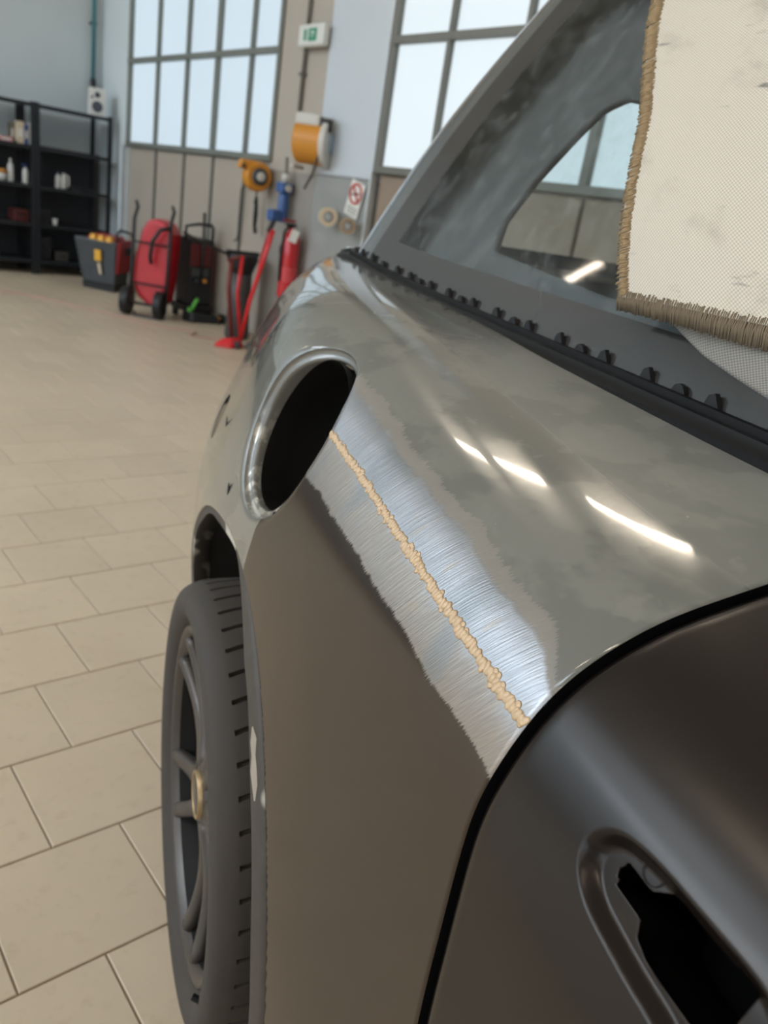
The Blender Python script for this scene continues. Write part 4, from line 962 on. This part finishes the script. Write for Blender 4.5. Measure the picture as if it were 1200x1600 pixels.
# red foot pump with long handles
t = thing('red_jack', 'bright red floor jack with a broad foot and long leaning handle', 'jack', hall(5.20, 3.00), RZ)
REDB = pm('bright_red_enamel', hexlin(214, 26, 36), .3, var=.08, coat=.4)
MB().hexa([(-.20, .02, 0), (-.08, -.08, 0), (.06, -.04, 0), (.04, .12, 0)], [(-.12, .02, .06), (-.06, -.04, .075), (.03, -.02, .075), (.02, .08, .06)]).obj('foot', REDB, t, bev=.02, seg=3)
MB().tube([(.05, .03, .03), (.09, .0, .35), (.14, -.05, .64), (.175, -.09, .86)], .016, 10).obj('handle', REDB, t, smooth=True)
MB().tube([(.10, .12, .06), (.06, .14, .38), (.09, .16, .64)], .014, 8).obj('stay', REDB, t, smooth=True)
MB().tube([(.04, .14, .05), (.0, .17, .40), (.01, .18, .60)], .018, 8).obj('rear_leg', pm('brown_red_steel', hexlin(112, 48, 42), .5), t, smooth=True)
MB().tube([(-.02, .18, .60), (.10, .16, .64)], .012, 8).obj('yoke', pm('brown_red_steel', (0, 0, 0)), t)
for sx in (-.03, .09): MB().lathe([(.028, -.012), (.028, .012)], 14, T4(AXX, (sx, -.09+.02, .028))).obj('castor', CHAR, t)
MB().ball((.055, -.10, .03), (.03, .03, .025)).obj('front_roller', CHAR, t, smooth=True)

# things on the pier: extinguisher, reels, air unit, conduit, exit sign, sign and tapes on the column
t = thing('fire_extinguisher', 'red fire extinguisher on the pier with black valve and white tag', 'extinguisher', hall(5.06, BW-.10, .40), RZ)
MB().lathe([(.060, 0), (.066, .02), (.066, .40), (.055, .445), (.025, .47), (.022, .49)], 28).obj('cylinder', pm('extinguisher_red', hexlin(196, 34, 44), .25, var=.06, coat=.6), t, smooth=True)
MB().b2(-.02, .02, -.02, .02, .49, .52).obj('valve', BLK, t); MB().b2(-.075, .02, -.010, .010, .53, .545).obj('lever', RED2, t); MB().b2(-.06, .02, -.010, .010, .505, .515).obj('lower_lever', BLK, t)
MB().tube([(-.02, 0, .51), (-.07, -.01, .46), (-.082, -.01, .3), (-.078, -.01, .12)], .010, 8).obj('hose', BLK, t, smooth=True)
MB().lathe([(.0668, .12), (.0668, .22)], 28, cap=False).obj('instruction_band', pm('pale_red_print', hexlin(206, 70, 76), .4, var=.3, scale=60), t, smooth=True)
MB().box((-.035, -.085, .44), (.055, .003, .085), RY(18)@RZm(-30)).obj('inspection_tag', white, t); MB().tube([(.0, -.01, .50), (-.02, -.075, .485)], .002, 6).obj('tag_cord', white, t); MB().b2(-.03, .03, .06, .10, .3, .36).obj('wall_bracket', BLK, t)
# big wall reel
t = thing('hose_reel_case', 'large orange and white wall mounted hose reel high on the pier', 'hose reel', hall(4.99, BW-.14, .215+H), RZ+math.radians(34))
OR2 = pm('amber_plastic', hexlin(204, 138, 48), .4, var=.1); GW = pm('grey_white_plastic', hexlin(200, 198, 192), .4)
drum = lambda r, y0, y1: MB().lathe([(r*.95, y0), (r, y0+.008), (r, y1-.008), (r*.95, y1)], 36, T4(AXY, (0, -.12, .155)))
drum(.145, -.06, .14).obj('drum', OR2, t, auto=40)
drum(.16, -.10, -.055).obj('front_cover', GW, t, auto=40)
drum(.07, -.112, -.098).obj('cover_badge', pm('badge_blue_grey', hexlin(150, 176, 196), .3), t, auto=40)
MB().b2(-.12, .09, -.16, .02, .24, .32).obj('shoulder', GW, t, bev=.02, seg=3); MB().b2(-.11, -.05, -.23, -.02, .22, .30).obj('hose_outlet', BLK, t, bev=.01)
MB().b2(-.10, .10, .0, .028, -.03, .0).obj('wall_plate', GW, t, bev=.01); MB().b2(.10, .16, -.05, .0, .22, .27).obj('bracket', CHAR, t, bev=.01)
MB().tube([(-.09, -.2, .22), (-.11, -.18, .10), (-.12, -.15, -.05), (-.12, -.10, -.15)], .008, 8).obj('hose_tail', BLK, t, smooth=True)
# conduit above it
t = thing('conduit', 'grey vertical conduit on the pier between exit sign and hose reel', 'pipe', hall(5.25, BW-.02, .55+H), RZ)
MB().tube([(0, 0, 0), (0, 0, CEIL-.55-H)], .013, 10).obj('pipe', pm('conduit_grey', hexlin(116, 114, 108), .5), t, smooth=True)
for z in (.25, .95, 1.7): MB().b2(-.025, .025, -.018, .02, z-.01, z+.01).obj('saddle', m_frame2, t)
# exit sign
t = thing('exit_sign', 'white lit exit sign with green pictogram on the pier', 'sign', hall(5.10, BW-.035, .955+H), RZ)
MB().b2(-.055, -.0, -.15, .15, .0, .135).obj('housing', pm('sign_housing', hexlin(214, 216, 212), .4), t, bev=.014, seg=3)
GS = pm('sign_green', hexlin(36, 140, 104), .4)
for y0, y1, z0, z1 in ((.045, .075, .035, .10), (-.075, .02, .030, .105)):
    MB().b2(-.0575, -.0555, y0, y1, z0, z1).obj('pictogram', GS, t)
MB().b2(-.0585, -.0575, -.045, -.01, .048, .088).obj('pictogram_door', white, t); MB().b2(-.0590, -.0578, -.038, -.018, .048, .075).obj('pictogram_figure', GS, t)
# round amber retractable reel with cable
t = thing('cable_reel', 'round amber retractable reel with black hub under the first window', 'hose reel', hall(5.57, BW-.12, .015+H), RZ+math.radians(-10))
face = T4(AXY@RX(180), (0, 0, .09))
MB().lathe([(.095, -.07), (.105, -.05), (.105, .02), (.09, .045)], 36, face).obj('reel_body', OR2, t, auto=40)
MB().lathe([(.060, .045), (.060, .06), (.05, .072)], 28, face).obj('hub_ring', CHAR, t, auto=40); MB().lathe([(.032, .07), (.032, .082), (.02, .088)], 24, face).obj('hub_cap', GW, t, auto=40)
MB().hexa([(-.16, -.03, .13), (-.05, -.03, .13), (-.05, .04, .13), (-.16, .04, .13)], [(-.14, -.03, .195), (.02, -.03, .195), (.02, .04, .195), (-.14, .04, .195)]).obj('arm', OR2, t, bev=.012)
MB().ball((-.125, -.035, .15), .014).obj('arm_bolt', BLK, t)
MB().b2(-.05, .05, .05, .10, .05, .13).obj('wall_mount', CHAR, t)
MB().tube([(-.0, -.02, 0), (.0, .02, -.10)], .006, 6).obj('cable', BLK, t)
t = thing('air_hose', 'thin black hose looping down the wall under the amber reel', 'hose', hall(5.95, BW-.03, -.40+H), RZ)
MB().tube([(.03-.15, -.02, .55), (-.1, 0, .48), (.0, 0, .40), (.0, 0, .3), (.0, 0, .1), (.0, 0, .02), (.08, -.01, 0)], .007, 8).obj('hose', BLK, t, smooth=True)
t.rotation_euler = (0, 0, RZ+math.pi/2)
t = thing('air_gun', 'black air gun hanging on the wall below the amber reel', 'tool', hall(5.68, BW-.05, -.30+H), RZ)
MB().tube([(0, 0, .26), (.0, -.01, .14), (.0, -.01, .05)], [.012, .02, .014], 10).obj('barrel', BLK, t, smooth=True); MB().tube([(0, -.01, .05), (-.0, -.03, .0)], .016, 8).obj('grip', BLK, t, smooth=True); MB().tube([(0, 0, .26), (.0, .02, .34)], .004, 6).obj('hook', CHAR, t)
# blue air treatment unit
t = thing('air_unit', 'blue compressed air filter unit fixed to the pier beside the hose reel', 'air unit', hall(5.26, BW-.07, -.20+H), RZ)
BLU = pm('blue_enamel', hexlin(58, 92, 148), .4, var=.15)
MB().lathe([(.035, .02), (.04, .04), (.04, .20), (.03, .22)], 20).obj('bowl', BLU, t, smooth=True); MB().b2(-.045, .045, -.045, .05, .22, .29).obj('head', BLU, t, bev=.01); MB().lathe([(.028, .29), (.030, .34), (.02, .35)], 16).obj('knob', GW, t, smooth=True)
MB().lathe([(.024, 0), (.024, .015)], 18, T4(AXY@RX(180), (0, -.045, .255))).obj('gauge', GW, t); MB().tube([(0, 0, .35), (0, .01, .46)], .012, 8).obj('feed_pipe', m_frame2, t)
MB().b2(-.11, -.03, -.04, .04, .02, .10).obj('regulator', BLU, t, bev=.012); MB().tube([(-.08, -.02, .02), (-.12, -.03, -.06)], .018, 8).obj('coupling', BLK, t); MB().tube([(-.12, -.03, -.06), (-.10, .04, -.16), (-.09, .10, -.28), (-.10, .10, -.40)], .008, 8).obj('red_air_line', RED, t, smooth=True)
# sign and tapes on the column (its gloss face looks at the car)
t = thing('no_smoking_sign', 'white no-smoking sign hanging askew on the column', 'sign', hall(4.46, BW-.03, -.06+H), RZ)
tilt = math.radians(-14); cu, su = math.cos(tilt), math.sin(tilt)
def sp_(u, z, o): return (-.002-o, -(u*cu-z*su), .10+(u*su+z*cu))
def plate(u0, u1, z0, z1, o0, o1, mat, nm):
    MB().hexa([sp_(u0, z0, o1), sp_(u1, z0, o1), sp_(u1, z0, o0), sp_(u0, z0, o0)], [sp_(u0, z1, o1), sp_(u1, z1, o1), sp_(u1, z1, o0), sp_(u0, z1, o0)]).obj(nm, mat, t)
plate(-.075, .075, -.10, .12, 0, .004, pm('sign_sheet', hexlin(222, 222, 216), .4), 'sheet')
RG = pm('sign_red', hexlin(186, 60, 50), .5)
rg = MB(); pts = [sp_(.060*math.cos(a), .045+.060*math.sin(a), .006) for a in np.linspace(0, 2*math.pi, 32, endpoint=False)]; rg.tube(pts, .008, 6, True); rg.obj('red_ring', RG, t)
MB().tube([sp_(-.042, .087, .006), sp_(.042, .003, .006)], .007, 6).obj('red_bar', RG, t); MB().tube([sp_(-.035, .03, .005), sp_(.035, .055, .005)], .006, 6).obj('cigarette', BLK, t)
for k in range(3): plate(-.055, .055, -.085+.018*k, -.078+.018*k, .004, .005, pm('sign_print', hexlin(120, 120, 118), .6), 'print_line')
for (a_, r, lab) in ((4.66, .062, 'cream masking tape roll hanging on the column, the larger one left of the sign'), (4.43, .052, 'brownish masking tape roll hanging on the column below the no-smoking sign')):
    t = thing('tape_roll', lab, 'tape', hall(a_, BW-.09, -.085+H), RZ+math.radians(-30), 'tape rolls on the column')
    t.location.z -= .035 if r < .06 else 0
    ax_ = T4(AXY@RX(180), (0, -.004, 0))
    MB().lathe([(r*.55, 0), (r, 0), (r, .05), (r*.55, .05), (r*.55, 0)], 28, ax_, cap=False).obj('tape', cream if r > .06 else pm('brown_tape', hexlin(160, 142, 118), .7), t, auto=40)
    MB().lathe([(r*.54, .002), (r*.48, .002), (r*.48, .048), (r*.54, .048)], 24, ax_, cap=False).obj('core', pm('card_core', hexlin(120, 80, 72), .8), t, auto=40); MB().tube([(.05, .075, r*.40), (0, -.07, r*.42)], .005, 8).obj('hook', CHAR, t)
# thin red air line on the floor
t = thing('floor_hose', 'thin faded red air hose snaking across the tiled floor', 'hose', hall(6.3, 2.6), RZ)
pp = [(7.5, 1.4), (7.256, 1.915), (7.026, 2.153), (6.637, 2.335), (6.29, 2.523), (5.93, 2.70), (5.70, 2.92), (5.55, 2.80), (5.45, 2.95), (5.36, 2.98)]
pq = ncs(np.arange(len(pp)), np.array(pp), np.linspace(0, len(pp)-1, 60))
MB().tube([(b-2.6, a-6.3, .007) for a, b in pq], .007, 8).obj('hose', pm('faded_red_hose', hexlin(178, 142, 128), .6), t, smooth=True)
